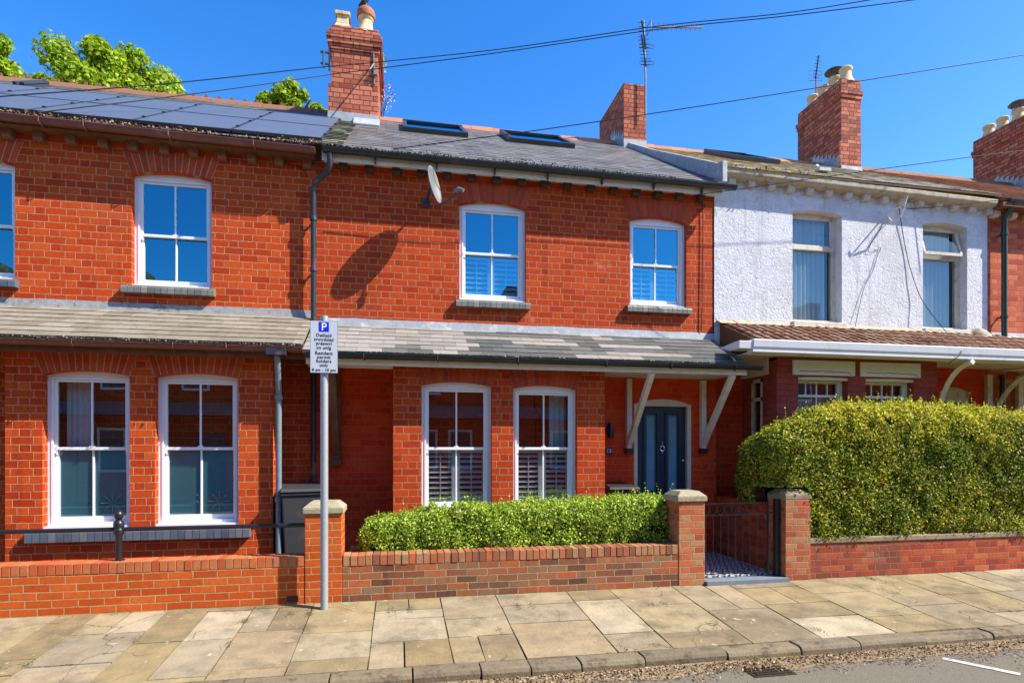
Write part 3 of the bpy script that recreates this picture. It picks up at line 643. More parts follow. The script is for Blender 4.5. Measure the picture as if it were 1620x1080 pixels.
def sash_window(house, x0, x1, z0, zs, zc, y, zm, recess=.09, mat='upvc', glass='glass', bars=1, sl=None, frost=False, label=None):
    """outer frame; sashes, glass as children"""
    mb = MB(); yo = y+recess; fw = .05
    outer = arch_loop(x0, x1, z0, zs, zc); inner = [(x0+fw, z0+.05), (x1-fw, z0+.05), (x1-fw, zs-.03), (x0+fw, zs-.03)]
    mb.holed(outer, [inner], yo, 0); mb.band(inner, yo, yo+.06, 0)
    # stepped moulding
    mb2 = inner
    ix0, ix1, iz0, iz1 = x0+fw, x1-fw, z0+.05, zs-.03
    ring(mb, ix0-.012, ix1+.012, iz0-.012, iz1+.012, .022, .022, .022, yo-.008, yo+.01)
    mb.box(x0+.002, x1-.002, y+.015, yo-.001, z0-.001, z0+.028)
    wnd = mb.build('window', mat, house, fix=False)
    # sashes
    for (a, b, dy, rails) in ((zm-.02, iz1, .015, (.035, .04)), (iz0, zm+.02, .045, (.07, .035))):
        s = MB(); ring(s, ix0, ix1, a, b, .042, rails[0], rails[1], yo+dy, yo+dy+.03)
        for k in range(1, bars+1):
            xx = ix0+(ix1-ix0)*k/(bars+1); s.box(xx-.010, xx+.010, yo+dy+.002, yo+dy+.026, a+rails[0], b-rails[1])
        if dy < .03:  # horns
            for xx in (ix0, ix1-.04): s.prism([(xx, a), (xx+.04, a), (xx+.036, a-.05), (xx+.008, a-.035)], yo+dy+.002, yo+dy+.028, 'y')
        s.build('sash', mat, wnd, bevel=.003)
        q = MB().add([(ix0+.04, yo+dy+.02, a+rails[0]-.004), (ix1-.04, yo+dy+.02, a+rails[0]-.004), (ix1-.04, yo+dy+.02, b-rails[1]+.004), (ix0+.04, yo+dy+.02, b-rails[1]+.004)], [(0, 1, 2, 3)])
        q.build('glass', glass, wnd)
        if frost and dy > .03:
            q = MB().add([(ix0+.04, yo+dy+.028, a+.06), (ix1-.04, yo+dy+.028, a+.06), (ix1-.04, yo+dy+.028, b-.03), (ix0+.04, yo+dy+.028, b-.03)], [(0, 1, 2, 3)])
            q.build('frosted_film', 'frost', wnd)
            st = MB(); cxx = ix0+(ix1-ix0)*.75; czz = a+.22
            for k in range(8):
                an = k*math.pi/4; st.tube([(cxx+.02*math.cos(an), yo+dy+.014, czz+.02*math.sin(an)), (cxx+.12*math.cos(an), yo+dy+.014, czz+.12*math.sin(an))], .003, 4)
            st.build('etched_star', 'frost_line', wnd)
    lock = MB().box((x0+x1)/2-.03, (x0+x1)/2+.03, yo+.02, yo+.045, zm+.015, zm+.03); lock.build('catch', mat, wnd)
    if sl:
        louvre(wnd, ix0, ix1, iz0+.03, zm, yo+.115, sl)
    return wnd
def louvre(wnd, x0, x1, z0, z1, y, tilt):
    """lower-half plantation shutters"""
    mid = (x0+x1)/2
    for a, b in ((x0, mid-.002), (mid+.002, x1)):
        s = MB(); ring(s, a, b, z0, z1, .05, .06, .06, y-.012, y+.012)
        s.box((a+b)/2-.006, (a+b)/2+.006, y-.032, y-.022, z0+.08, z1-.08)
        n = int((z1-z0-.12)/.062)
        for k in range(n):
            zz = z0+.06+.0275+k*(z1-z0-.12)/n; c, q = math.cos(tilt), math.sin(tilt); hw = .032
            s.hexa([(a+.052, y-hw*c, zz-hw*q-.004), (b-.052, y-hw*c, zz-hw*q-.004), (b-.052, y+hw*c, zz+hw*q-.004), (a+.052, y+hw*c, zz+hw*q-.004),
                    (a+.052, y-hw*c, zz-hw*q+.004), (b-.052, y-hw*c, zz-hw*q+.004), (b-.052, y+hw*c, zz+hw*q+.004), (a+.052, y+hw*c, zz+hw*q+.004)])
        s.build('shutter', 'blind', wnd)
def curtain(wnd, x0, x1, z0, z1, y, amp=.02, pitch=.06, mat='curtain', name='curtain', sag=0):
    n = int((x1-x0)/.012); mb = MB(); vs = []
    ph = random.uniform(0, 6)
    for i in range(n+1):
        x = x0+(x1-x0)*i/n; yy = y+amp*math.sin(2*math.pi*(x-x0)/pitch+ph+1.5*noise.noise(Vector((x*3, 0, 0)))*3)
        vs += [(x, yy, z0), (x, yy*.6+y*.4, z1)]
    mb.add(vs, [(2*i, 2*i+2, 2*i+3, 2*i+1) for i in range(n)])
    return mb.build(name, mat, wnd, smooth=True)
def slates(mb, x0, x1, ya, za, yb, zb, gauge, width, th=.006, matf=None, zj=.002, xj=.004, half=True):
    """slates from the eaves (ya,za) up to (yb,zb)"""
    L = math.hypot(yb-ya, zb-za); dy, dz = (yb-ya)/L, (zb-za)/L; ny, nz = -dz, dy
    rows = int(math.ceil(L/gauge))
    for r in range(rows):
        d0 = r*gauge; d1 = min(L, d0+gauge*1.12)
        xo = x0-(width*.5 if r % 2 else 0)
        k = 0
        while xo < x1-.005:
            a = max(x0, xo); b = min(x1, xo+width); k += 1
            if b-a > .01:
                j = random.uniform(-zj, zj); g = .0018; e = random.uniform(-xj, xj)
                def q(x, d, h): return (x, ya+dy*d+ny*h, za+dz*d+nz*h)
                lo = th+.005+j
                vs = [q(a+g, d0+e, lo-th), q(b-g, d0+e, lo-th), q(b-g, d1, -.001), q(a+g, d1, -.001), q(a+g, d0+e, lo), q(b-g, d0+e, lo), q(b-g, d1, .0035), q(a+g, d1, .0035)]
                mb.hexa(vs, matf(r, (a+b)/2, rows) if matf else 0)
            xo += width
def gutter_half(mb, x0, x1, y, ztop, r, m=0, z2=None):
    """half round gutter, centre line y, top at ztop; z2 = top at x1"""
    z2 = ztop if z2 is None else z2; n = 9
    for (ra, flip) in ((r, 0), (r-.006, 1)):
        A = [(x0, y+ra*math.cos(math.pi+math.pi*i/n), ztop+ra*math.sin(math.pi+math.pi*i/n)) for i in range(n+1)]
        B = [(x1, a[1], a[2]-ztop+z2) for a in A]
        fs = [(i, i+1, n+2+i, n+1+i) for i in range(n)]
        mb.add(A+B, fs if flip == 0 else [f[::-1] for f in fs], m)
    for xx, zz in ((x0, ztop), (x1, z2)):
        A = [(xx, y+r*math.cos(math.pi+math.pi*i/n), zz+r*math.sin(math.pi+math.pi*i/n)) for i in range(n+1)]
        mb.add(A, [tuple(range(n+1))], m)
    mb.bar((x0, y-r, ztop), (x1, y-r, z2), .010, .008, m); mb.bar((x0, y+r, ztop), (x1, y+r, z2), .010, .008, m)
def corbels(house, x0, x1, step, z, mat, y=YW, w_=.105, h=.095, p=.095, off=0.0, droop=0.0, dz=0.0):
    x = x0+off
    while x < x1-.08:
        zz = z+dz*(x-x0)/(x1-x0)+random.uniform(-.003, .003); j = random.uniform(-.008, .008)
        mb = MB().prism([(y+.02, zz-h), (y-p*.65, zz-h), (y-p, zz-h*.75), (y-p, zz), (y+.02, zz)], x+j, x+w_+j, 'x')
        mb.build('corbel', mat, house, bevel=.006)
        x += step
def flashing(house, x0, x1, y, z, mat, h=.13, lip=.06):
    mb = MB(); n = int((x1-x0)/.12)
    vs = []
    for i in range(n+1):
        x = x0+(x1-x0)*i/n; a = noise.noise(Vector((x*2.5, z, 1)))*.012; b = noise.noise(Vector((x*5, z, 7)))*.008
        vs += [(x, y-.004, z+h+a), (x, y-.014+b*.5, z+h*.5), (x, y-.025+b, z+.015), (x, y-lip-.03, z-.035+b), (x, y-lip-.06, z-.052)]
    fs = []
    for i in range(n):
        for k in range(4): fs.append((5*i+k, 5*i+k+1, 5*(i+1)+k+1, 5*(i+1)+k))
    mb.add(vs, fs); return mb.build('flashing', mat, house, fix=False, smooth=True)
def roofpart(name, mats, house, x0, x1, ya, za, yb, zb, gauge, width, matf=None, th=.006, deck_mat=0, back=None):
    mb = MB()
    slates(mb, x0, x1, ya, za, yb, zb, gauge, width, th, matf)
    L = math.hypot(yb-ya, zb-za); ny, nz = -(zb-za)/L, (yb-ya)/L; t = .03
    mb.hexa([(x0, ya-ny*t, za-nz*t), (x1, ya-ny*t, za-nz*t), (x1, yb-ny*t, zb-nz*t), (x0, yb-ny*t, zb-nz*t), (x0, ya-ny*.004, za-nz*.004), (x1, ya-ny*.004, za-nz*.004), (x1, yb-ny*.004, zb-nz*.004), (x0, yb-ny*.004, zb-nz*.004)], deck_mat)
    if back:
        by, bz = back
        mb.hexa([(x0, yb, zb-.03), (x1, yb, zb-.03), (x1, by, bz-.03), (x0, by, bz-.03), (x0, yb, zb), (x1, yb, zb), (x1, by, bz), (x0, by, bz)], deck_mat)
    return mb.build(name, mats, house)
def ridge(house, x0, x1, y, z, mat, seg=.45, name='ridge_tiles', crest=False):
    mb = MB(); n = int(round((x1-x0)/seg)); p = (x1-x0)/n
    for i in range(n):
        a, b = x0+i*p+.004, x0+(i+1)*p-.004; e = random.uniform(-.006, .006)
        pr = [(y-.15, z-.105), (y-.10, z-.03), (y-.04, z+.035), (y, z+.05), (y+.04, z+.035), (y+.10, z-.03), (y+.15, z-.105)]
        A = [(a, q[0], q[1]+e) for q in pr]; B = [(b, q[0], q[1]+e+.004) for q in pr]; m_ = len(pr)
        mb.add(A+B, [(k, k+1, m_+k+1, m_+k) for k in range(m_-1)]+[tuple(range(m_))[::-1], tuple(range(m_, 2*m_))])
        if crest:
            k = int((b-a)/.15)
            for c in range(k):
                xx = a+(c+.5)*(b-a)/k
                mb.prism([(xx-.055, z+.04), (xx-.03, z+.065), (xx-.02, z+.105), (xx+.02, z+.105), (xx+.03, z+.065), (xx+.055, z+.04)], y-.012, y+.012, 'y')
    return mb.build(name, mat, house, fix=True)
def moss_strip(house, x0, x1, y, z, mat, dens=260, size=.022, name='gutter_moss', sy=.03, sz=.014, z2=None):
    n = int((x1-x0)*dens); z2 = z if z2 is None else z2
    xs_ = rng.uniform(x0, x1, n); env = np.array([0.6+.8*noise.noise(Vector((q*1.7, 3, z))) for q in xs_]).clip(.1, 1.3)
    p = np.stack([xs_, y+rng.uniform(-sy, sy, n), z+(z2-z)*(xs_-x0)/(x1-x0)+np.abs(rng.normal(0, sz, n))*env], 1)
    o = leaves(p, np.tile([0, -.6, .8], (n, 1)), size, mat, name, house, jit=.9, asp=.7); o['kind'] = 'stuff'; return o
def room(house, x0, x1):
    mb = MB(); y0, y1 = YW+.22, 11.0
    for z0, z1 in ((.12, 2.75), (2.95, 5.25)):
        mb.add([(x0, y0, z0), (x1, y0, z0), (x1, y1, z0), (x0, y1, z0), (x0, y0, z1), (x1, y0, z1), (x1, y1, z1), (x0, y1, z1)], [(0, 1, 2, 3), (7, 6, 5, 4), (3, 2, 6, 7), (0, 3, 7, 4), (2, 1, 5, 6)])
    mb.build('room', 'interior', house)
def back_wall(house, x0, x1, mat): MB().box(x0, x1, 15.2, 15.4, 0, 5.4).build('rear_wall', mat, house)
def chimney(house, x0, x1, y0, y1, z0, z1, mat='brick_chimney', cap=((.03, .085), (.06, .085), (.075, .09), (.035, .08), (.0, .08)), pots=(), plinth=None):
    mb = MB(); body_top = z1-.42 if cap else z1
    mb.box(x0, x1, y0, y1, z0, body_top)
    if plinth: mb.box(x0-.05, x1+.002, y0-.004, y1, z0, plinth)
    if cap:
        z = body_top
        for e, h in cap:
            mb.box(x0-e, x1+e, y0-e, y1+e, z, z+h); z += h
    c = mb.build('chimney', mat, house, bevel=.004)
    for (px_, py_, kind) in pots:
        mb = MB(); zt_ = z1
        if kind == 'sq':
            for (r, h0, h1, r2) in ((.15, -.02, .04, .13), (.13, .04, .10, .105), (.105, .10, .20, .095), (.095, .20, .24, .10)):
                mb.hexa([(px_-r, py_-r, zt_+h0), (px_+r, py_-r, zt_+h0), (px_+r, py_+r, zt_+h0), (px_-r, py_+r, zt_+h0), (px_-r2, py_-r2, zt_+h1), (px_+r2, py_-r2, zt_+h1), (px_+r2, py_+r2, zt_+h1), (px_-r2, py_+r2, zt_+h1)])
            mb.box(px_-.125, px_+.125, py_-.125, py_+.125, zt_+.24, zt_+.30)
        else:
            mb.lathe((px_, py_, zt_), [(.19, -.03), (.165, .03), (.135, .09), (.115, .16), (.108, .24), (.13, .26), (.138, .31), (.12, .335), (.09, .335), (.085, .1)], 16)
        p = mb.build('chimney_pot', 'pot', c, smooth=(kind != 'sq'), bevel=(.008 if kind == 'sq' else 0))
        if kind == 'hood':
            k = MB().lathe((px_, py_, zt_), [(.155, .30), (.165, .36), (.15, .42), (.10, .47), (.04, .49), (.001, .495)], 16); k.build('pot_cowl', 'pot_red', c, smooth=True)
        if kind == 'cowl':
            k = MB()
            for q in range(4): an = q*math.pi/2+.4; k.tube([(px_+.10*math.cos(an), py_+.10*math.sin(an), zt_+.30), (px_+.13*math.cos(an), py_+.13*math.sin(an), zt_+.47)], .008, 6)
            k.lathe((px_, py_, zt_), [(.20, .46), (.205, .47), (.16, .51), (.08, .545), (.001, .555)], 20); k.build('cowl', 'metal_dark', c, smooth=True)
    return c
def step_flash(mb, x, y0, n, z0, sl, p=.12):
    for k in range(n):
        y = y0+k*p; zt = z0+sl*(k+.3)*p+.26-.012*k; mb.add([(x, y, z0+sl*k*p-.1), (x, y+p, z0+sl*(k+1)*p-.1), (x, y+p, zt-.04), (x, y, zt+.03)], [(0, 3, 2, 1)])
def rooflight(house, xa, xb, d0, d1, eave, slope, mat='glass_roof'):
    """in the main front slope between distances d0..d1 (in Y) from the eaves"""
    ye, ze = eave; L = math.hypot(1, slope); ny, nz = -slope/L, 1/L
    def q(x, y, h): return (x, y+ny*h, ze+slope*(y-ye)+nz*h)
    def slab(mb, xa, xb, ya, yb, h0, h1, m=0): mb.hexa([q(xa, ya, h0), q(xb, ya, h0), q(xb, yb, h0), q(xa, yb, h0), q(xa, ya, h1), q(xb, ya, h1), q(xb, yb, h1), q(xa, yb, h1)], m)
    mb = MB(); w_ = .07
    slab(mb, xa, xb, d0, d0+w_, 0, .085); slab(mb, xa, xb, d1-w_, d1, 0, .10); slab(mb, xa, xa+w_, d0+w_, d1-w_, 0, .09); slab(mb, xb-w_, xb, d0+w_, d1-w_, 0, .09)
    r = mb.build('rooflight', 'metal_dark', house, bevel=.004)
    mb = MB(); slab(mb, xa+w_, xb-w_, d0+w_, d1-w_, .05, .06); mb.build('glass', mat, r)
    return r
def downpipe(house, pts, r, mat, bracket_z=(), by=YW, name='downpipe', label=None):
    pts = [Vector(p) for p in pts]
    mb = MB().tube(pts, r, 12)
    for z in bracket_z:
        x, y = pts[-1].x, pts[-1].y
        mb.lathe((x, y, z), [(r*1.05, -.03), (r*1.3, -.025), (r*1.3, .025), (r*1.05, .03)], 12)
        mb.box(x-.012, x+.012, y, by, z-.01, z+.01)
    o = mb.build(name, mat, house, smooth=True); return o

# ------------------------------------------------------------------ LEFT HOUSE
EZ = 5.40   # gutter top level left and middle
hl = root('brick_house', 'red brick terraced house with solar panels and brown gutters at the left', 'house', ((XL+XA)/2, YW, 0), 'terraced houses')
w_up = [(-5.40, -4.50, 3.60, 4.985, 5.04), (X(208, YW), X(335, YW), 3.60, 4.985, 5.04)]
mb = MB(); facade(mb, XL, XA, 0, 5.40, YW, w_up); mb.box(XL, XL+.2, YW+.01, 15.2, 0, 5.2); mb.build('wall', 'brick_left', hl)
bx0, bx1 = X(8, YB), X(432, YB)
gw = [(X(67, YB), X(205, YB), .70, 2.425, 2.475), (X(245, YB), X(377, YB), .70, 2.425, 2.475)]
mb = MB(); facade(mb, bx0, bx1, 0, 2.86, YB, gw); mb.add([(bx1, YB, 0), (bx1, YW, 0), (bx1, YW, 2.86), (bx1, YB, 2.86), (bx0, YB, 0), (bx0, YW, 0), (bx0, YW, 2.86), (bx0, YB, 2.86)], [(0, 1, 2, 3), (7, 6, 5, 4)])
mb.build('bay', 'brick_left', hl)
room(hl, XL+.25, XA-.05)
for h in w_up:
    x0, x1, z0, zs, zc = h
    wn = sash_window(hl, *h, YW, 4.275, glass='glass'); sill(wn, x0-.09, x1+.05, z0, YW, 'sill_blue' if x0 < -4.6 else 'sill_brick', proj=.085)
    brick_arch(hl, x0, x1, zs, zc, YW, .25, ['brick_unit', 'mortar'])
for i, h in enumerate(gw):
    x0, x1, z0, zs, zc = h
    wn = sash_window(hl, *h, YB, 1.60, glass='glass_low', frost=True, recess=.10)
    brick_arch(hl, x0, x1, zs, zc, YB, .30, ['brick_unit', 'mortar'])
    if i == 0: curtain(wn, x0+.10, x0+.36, 1.6, 2.38, YB+.30, .015, .05, 'blind')
sb = sill(hl, X(38, YB-.08), X(395, YB-.08), .695, YB, 'sill_blue', h=.13, proj=.085)
# lean-to roof
LE, LT = (7.03, 2.79), (YW, 3.30)
mb_l = roofpart('lean_to_roof', ['slate_old'], hl, XL, XA-.03, LE[0]-.01, LE[1], LT[0], LT[1], .155, .30, th=.008)
flashing(hl, XL, XA, YW, 3.245, 'lead_old', h=.15)
mb = MB(); gutter_half(mb, XL, XA-.02, 7.065, 2.755, .056); 
for xq in (-5.6, X(113, 7.0), X(273, 7.0), -1.9): mb.tube([(xq, 7.0, 2.77), (xq, 6.995, 2.72), (xq, 7.045, 2.685), (xq, 7.13, 2.72)], .006, 6)
mb.build('gutter', 'brown_gutter', hl, smooth=False)
MB().box(XL, XA, 7.125, 7.15, 2.64, 2.76).box(XL, XA, 7.15, YB, 2.70, 2.72).box(bx1+.005, XA, YB, YW, 2.70, 2.72).build('fascia', 'brown_board', hl)
moss_strip(hl, XL, XA, 7.0, 2.775, 'gutter_moss', dens=120, size=.02, sy=.04, sz=.008)
# main roof
roofpart('roof', ['slate_main'], hl, XL, XA, YE+.03, 5.42, YR, ZR, .22, .25, back=(15.4, 5.5))
ridge(hl, XL, XA-.1, YR, ZR+.01, 'ridge_dark', crest=True)
SL = (ZR-5.40)/(YR-YE)
xsb = [-7.6, -6.49, -5.385, -4.28, -3.17, -2.06, -.975]
L = math.hypot(1, SL); ny, nz = -SL/L, 1/L
for a, b in zip(xsb[:-1], xsb[1:]):
    if a < XL-.1: a = XL
    for (y0, y1) in ((7.84, 9.11), (9.13, 10.40)):
        def q(x, y, h): return (x, y+ny*h, 5.40+SL*(y-YE)+nz*h)
        mb = MB().hexa([q(a+.012, y0, .03), q(b-.012, y0, .03), q(b-.012, y1, .03), q(a+.012, y1, .03), q(a+.012, y0, .06), q(b-.012, y0, .06), q(b-.012, y1, .06), q(a+.012, y1, .06)])
        pn = mb.build('solar_panel', 'solar', hl)
        mb = MB()
        for (u0, u1, v0, v1) in ((a+.01, b-.01, y0-.004, y0+.014), (a+.01, b-.01, y1-.014, y1+.004), (a+.006, a+.02, y0, y1), (b-.02, b-.006, y0, y1)):
            mb.hexa([q(u0, v0, .025), q(u1, v0, .025), q(u1, v1, .025), q(u0, v1, .025), q(u0, v0, .064), q(u1, v0, .064), q(u1, v1, .064), q(u0, v1, .064)])
        for f in (.25, .75): vv = y0+(y1-y0)*f; mb.hexa([q(b-.02, vv-.015, .06), q(b+.02, vv-.015, .06), q(b+.02, vv+.015, .06), q(b-.02, vv+.015, .06), q(b-.02, vv-.015, .078), q(b+.02, vv-.015, .078), q(b+.02, vv+.015, .078), q(b-.02, vv+.015, .078)])
        mb.build('panel_frame', 'metal_dark', pn)
rooflight(hl, -5.9, X(38, 10.7), 10.5, 11.3, (YE, 5.4), SL)
# eaves
mb = MB(); gutter_half(mb, XL, XA+.03, 7.685, 5.46, .06, z2=5.36)
for xq in (X(59, 7.6), X(130+0, 7.6)-.9, X(130, 7.6), X(265, 7.6), X(400, 7.6)): 
    zz = 5.46-.1*(xq-XL)/(XA-XL); mb.tube([(xq, 7.615, zz+.01), (xq, 7.62, zz-.05), (xq+.01, 7.675, zz-.085), (xq+.01, 7.75, zz-.06)], .007, 6)
mb.build('gutter', 'brown_gutter', hl)
MB().hexa([(XL, 7.76, 5.40), (XA, 7.76, 5.32), (XA, YW, 5.32), (XL, YW, 5.40), (XL, 7.76, 5.46), (XA, 7.76, 5.38), (XA, YW, 5.38), (XL, YW, 5.46)]).build('cornice', 'brown_board', hl)
moss_strip(hl, XL, XA+.05, 7.72, 5.48, 'gutter_debris', dens=900, size=.028, name='gutter_debris', sy=.07, sz=.03, z2=5.41)
corbels(hl, XL+.03, XA, .338, 5.40, 'corbel_brown', off=(X(8, YW)-XL-.03) % .338, h=.11, dz=-.08)
downpipe(hl, [(X(522, 7.68), 7.68, 5.33), (X(522, 7.68), 7.69, 5.20), (X(519, 7.70), 7.72, 5.13), (X(500, YW-.1), YW-.12, 5.02), (X(496, YW-.1), YW-.10, 4.92), (X(496, YW-.1), YW-.10, .1)], .035, 'dark_pipe', (4.55, 3.9, 1.2))
rk = MB().box(-1.475, XA, YW-.001, YW+.0, 0, 2.8)
# hopper and lower downpipe
xh = X(442, 7.2)
MB().box(xh-.11, xh+.11, 6.995, 7.12, 2.66, 2.735).build('gutter_outlet', 'dark_pipe', hl, bevel=.006)
xh2 = X(441, 7.28)
downpipe(hl, [(xh, 7.07, 2.69), (xh+.005, 7.08, 2.52), (xh2, 7.27, 2.30), (xh2, 7.28, 2.22), (xh2, 7.28, .1)], .034, 'grey_pipe', (2.2, 1.0, .3), by=YB+.05)
# timber bracket of the small canopy in the recess
xb_ = X(533, YW)
mb = MB().box(xb_-.055, xb_+.055, YW-.07, YW, 1.45, 2.72).box(xb_-.075, xb_+.075, YW-.10, YW, 1.38, 1.45); mb.bar((xb_, YW-.06, 1.55), (xb_, 7.2, 2.66), .09, .09); mb.build('canopy_bracket', 'brown_board', hl, bevel=.005)

# ------------------------------------------------------------------ MIDDLE HOUSE
hm = root('brick_house', 'red brick terraced house with dark blue front door and black gutters in the middle', 'house', ((XA+XB)/2, YW, 0), 'terraced houses')
wu = [(X(727, YW), X(832, YW), 3.62, 4.93, 4.995), (X(996, YW), X(1086, YW), 3.66, 4.90, 4.965)]
dx0, dx1 = X(1003, YW), X(1094, YW)
mb = MB(); facade(mb, XA, XB, 2.78, 5.345, YW, wu); mb.build('wall', 'brick_mid', hm)
mb = MB(); facade(mb, XA+.004, XB+.05, 0, 2.78, YW, [(dx0, dx1, .06, 2.24, 2.32)]); mb.build('porch_wall', 'brick_porch', hm)
cx0, cx1 = X(622, YB), X(957, YB)
gm = [(X(667, YB), X(778, YB), .80, 2.39, 2.44), (X(812, YB), X(913, YB), .80, 2.37, 2.42)]
mb = MB(); facade(mb, cx0, cx1, 0, 2.68, YB, gm); mb.add([(cx1, YB, 0), (cx1, YW, 0), (cx1, YW, 2.68), (cx1, YB, 2.68), (cx0, YB, 0), (cx0, YW, 0), (cx0, YW, 2.68), (cx0, YB, 2.68)], [(0, 1, 2, 3), (7, 6, 5, 4)])
mb.build('bay', 'brick_mid', hm)
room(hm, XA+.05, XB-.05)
for i, h in enumerate(wu):
    x0, x1, z0, zs, zc = h
    wn = sash_window(hm, *h, YW, (4.30, 4.29)[i], glass='glass', sl=math.radians(46), recess=.07)
    sill(wn, x0-.055, x1+.055, z0, YW, 'sill_brick', proj=.075)
    brick_arch(hm, x0, x1, zs, zc, YW, .25, ['brick_unit_dark', 'mortar_dark'])
for i, h in enumerate(gm):
    x0, x1, z0, zs, zc = h
    wn = sash_window(hm, *h, YB, 1.60, mat='upvc', glass='glass_low', sl=math.radians(22), recess=.08)
    if i == 1: curtain(wn, x1-.30, x1-.06, 1.6, 2.4, YB+.32, .02, .07)
    brick_arch(hm, x0, x1, zs, zc, YB, .24, ['brick_unit_dark', 'mortar_dark'])
# lean-to
ME, MT = (7.05, 2.725), (YW, 3.215)
def mf(r, x, rows):
    n_ = noise.noise(Vector((x*.9+3.1, r*.8, 4.2)))
    lo = X(620+r*22, 7.5)
    if x < lo: return 0
    if x > X(1120-r*25, 7.5): return 1
    return 1 if n_ > -.03 else 0
roofpart('lean_to_roof', ['slate_light', 'slate_dark'], hm, XA-.03, XB-.02, ME[0]-.01, ME[1], MT[0], MT[1], .155, .30, matf=mf, th=.006)
flashing(hm, XA+.1, XB+.02, YW, 3.16, 'lead', h=.15)
mb = MB(); gutter_half(mb, XA, XB+.20, 7.07, 2.70, .052)
for xq in [X(q, 7.0) for q in (575, 692, 820, 960, 1063, 1165)]: mb.tube([(xq, 7.01, 2.71), (xq, 7.01, 2.66), (xq+.01, 7.05, 2.635), (xq+.01, 7.11, 2.66)], .008, 6)
mb.build('gutter', 'black_pvc', hm)
MB().box(XA, XB+.02, 7.123, 7.145, 2.585, 2.70).build('fascia', 'cream_paint', hm, bevel=.003)
MB().box(XA, cx0-.005, 7.146, YW, 2.665, 2.68).build('soffit', 'cream_paint', hm)
MB().box(cx1+.005, XB+.02, 7.146, YW, 2.62, 2.635).build('soffit', 'cream_paint', hm)
MB().box(XA, cx0-.005, YB-.03, YB+.03, 2.58, 2.664).build('porch_beam', 'cream_paint', hm)
moss_strip(hm, XA, XB, 7.03, 2.725, 'moss', dens=140, size=.018, sy=.03, sz=.006)
# main roof
roofpart('roof', ['slate_main'], hm, XA+.32, XB-.055, YE+.03, 5.42, YR, ZR, .20, .26, th=.003, back=(15.4, 5.5))
mb = MB(); slates(mb, XA-.02, XA+.36, YE, 5.415, YR, ZR+.015, .19, .20, .012); mb.build('verge', 'gutter_moss', hm)
ridge(hm, XA+.7, XB-.1, YR, ZR, 'ridge_clay')
for a, b, y0 in ((637, 740, 9.95), (800, 908, 9.95)):
    rooflight(hm, X(a, 10.3), X(b, 10.0), 9.95, 11.0, (YE, 5.4), SL)
mb = MB(); gutter_half(mb, XA+.12, XB+.20, 7.68, 5.385, .056)
for xq in [X(q, 7.6) for q in (593, 692, 785, 870, 957, 1040, 1117)]: mb.prism([(xq-.015, 5.33), (xq+.015, 5.33), (xq+.006, 5.26), (xq-.006, 5.27)], 7.69, 7.745, 'y')
mb.build('gutter', 'black_pvc', hm)
MB().box(XA+.1, XB+.03, 7.745, 7.765, 5.265, 5.385).box(XA+.1, XB+.03, 7.765, YW, 5.335, 5.35).build('fascia', 'cream_paint', hm, bevel=.003)
moss_strip(hm, XA, XB-.75, 7.69, 5.41, 'gutter_moss', dens=800, size=.022, sy=.055, sz=.026)
corbels(hm, XA, XB-.08, .338, 5.334, 'corbel_dark', off=X(537, YW)-XA, h=.10)
# cable on the facade
# parapet upstand between the roofs
mb = MB(); L = math.hypot(1, SL)
for (a, b, h, m_) in ((XB-.06, XB+.02, .30, 0),):
    pts = [(7.60, 5.40), (7.60, 5.70), (7.75, 5.74), (8.9, 6.42), (10.0, 7.07), (11.1, 7.76), (11.1, 5.40+SL*(11.1-YE)-.1)]
    mb.prism(pts, a, b, 'x', 0)
mb.build('parapet', 'lead', hm, bevel=.01)
# front door
dr = MB(); yd = YW+.07; fw = .06
outer = arch_loop(dx0, dx1, .06, 2.24, 2.32); inner = [(dx0+fw, .2), (dx1-fw, .2), (dx1-fw, 2.215), (dx0+fw, 2.215)]
dr.holed(outer, [inner], yd-.06, 0); dr.band(inner, yd-.06, yd+.02, 0)
dr.build('door_frame', 'cream_paint', hm)
ax0, ax1 = dx0+fw, dx1-fw
pw = .155; c1 = ax0+(ax1-ax0)*.295; c2 = ax0+(ax1-ax0)*.735
zA, zB = .98, 2.09
mb = MB(); panes = [[(c-pw/2, zA), (c+pw/2, zA), (c+pw/2, zB), (c-pw/2, zB)] for c in (c1, c2)]
mb.holed([(ax0, .2), (ax1, .2), (ax1, 2.215), (ax0, 2.215)], panes, yd)
for pn in panes:
    mb.band(pn, yd, yd+.03); x0, x1 = pn[0][0], pn[1][0]
    ring(mb, x0-.045, x1+.045, zA-.05, zB+.05, .035, .035, .035, yd-.018, yd)
for c in (c1, c2): ring(mb, c-.12, c+.12, .30, .70, .03, .03, .03, yd-.012, yd)
door = mb.build('door', 'door_blue', hm)
for pn in panes:
    x0, x1 = pn[0][0], pn[1][0]
    MB().add([(x0, yd+.012, zA), (x1, yd+.012, zA), (x1, yd+.012, zB), (x0, yd+.012, zB)], [(0, 1, 2, 3)]).build('glass', 'door_glass', door)
    q = MB(); ring(q, x0+.012, x1-.012, zA+.015, zB-.015, .004, .004, .004, yd+.006, yd+.011); q.build('leading', 'metal_dark', door)
cm = (c1+c2)/2
MB().tube([(cm+.032*math.cos(t), yd-.022, 1.60+.038*math.sin(t)) for t in [2*math.pi*k/16 for k in range(17)]], .007, 8, cap=False).tube([(cm, yd-.015, 1.70), (cm, yd-.02, 1.66)], .006, 8).tube([(cm, yd-.015, 1.55), (cm, yd-.02, 1.53)], .006, 8).build('knocker', 'chrome', door, smooth=True)
MB().box(cm-.105, cm+.105, yd-.012, yd, .815, .885).build('letterbox', 'chrome', door, bevel=.004)
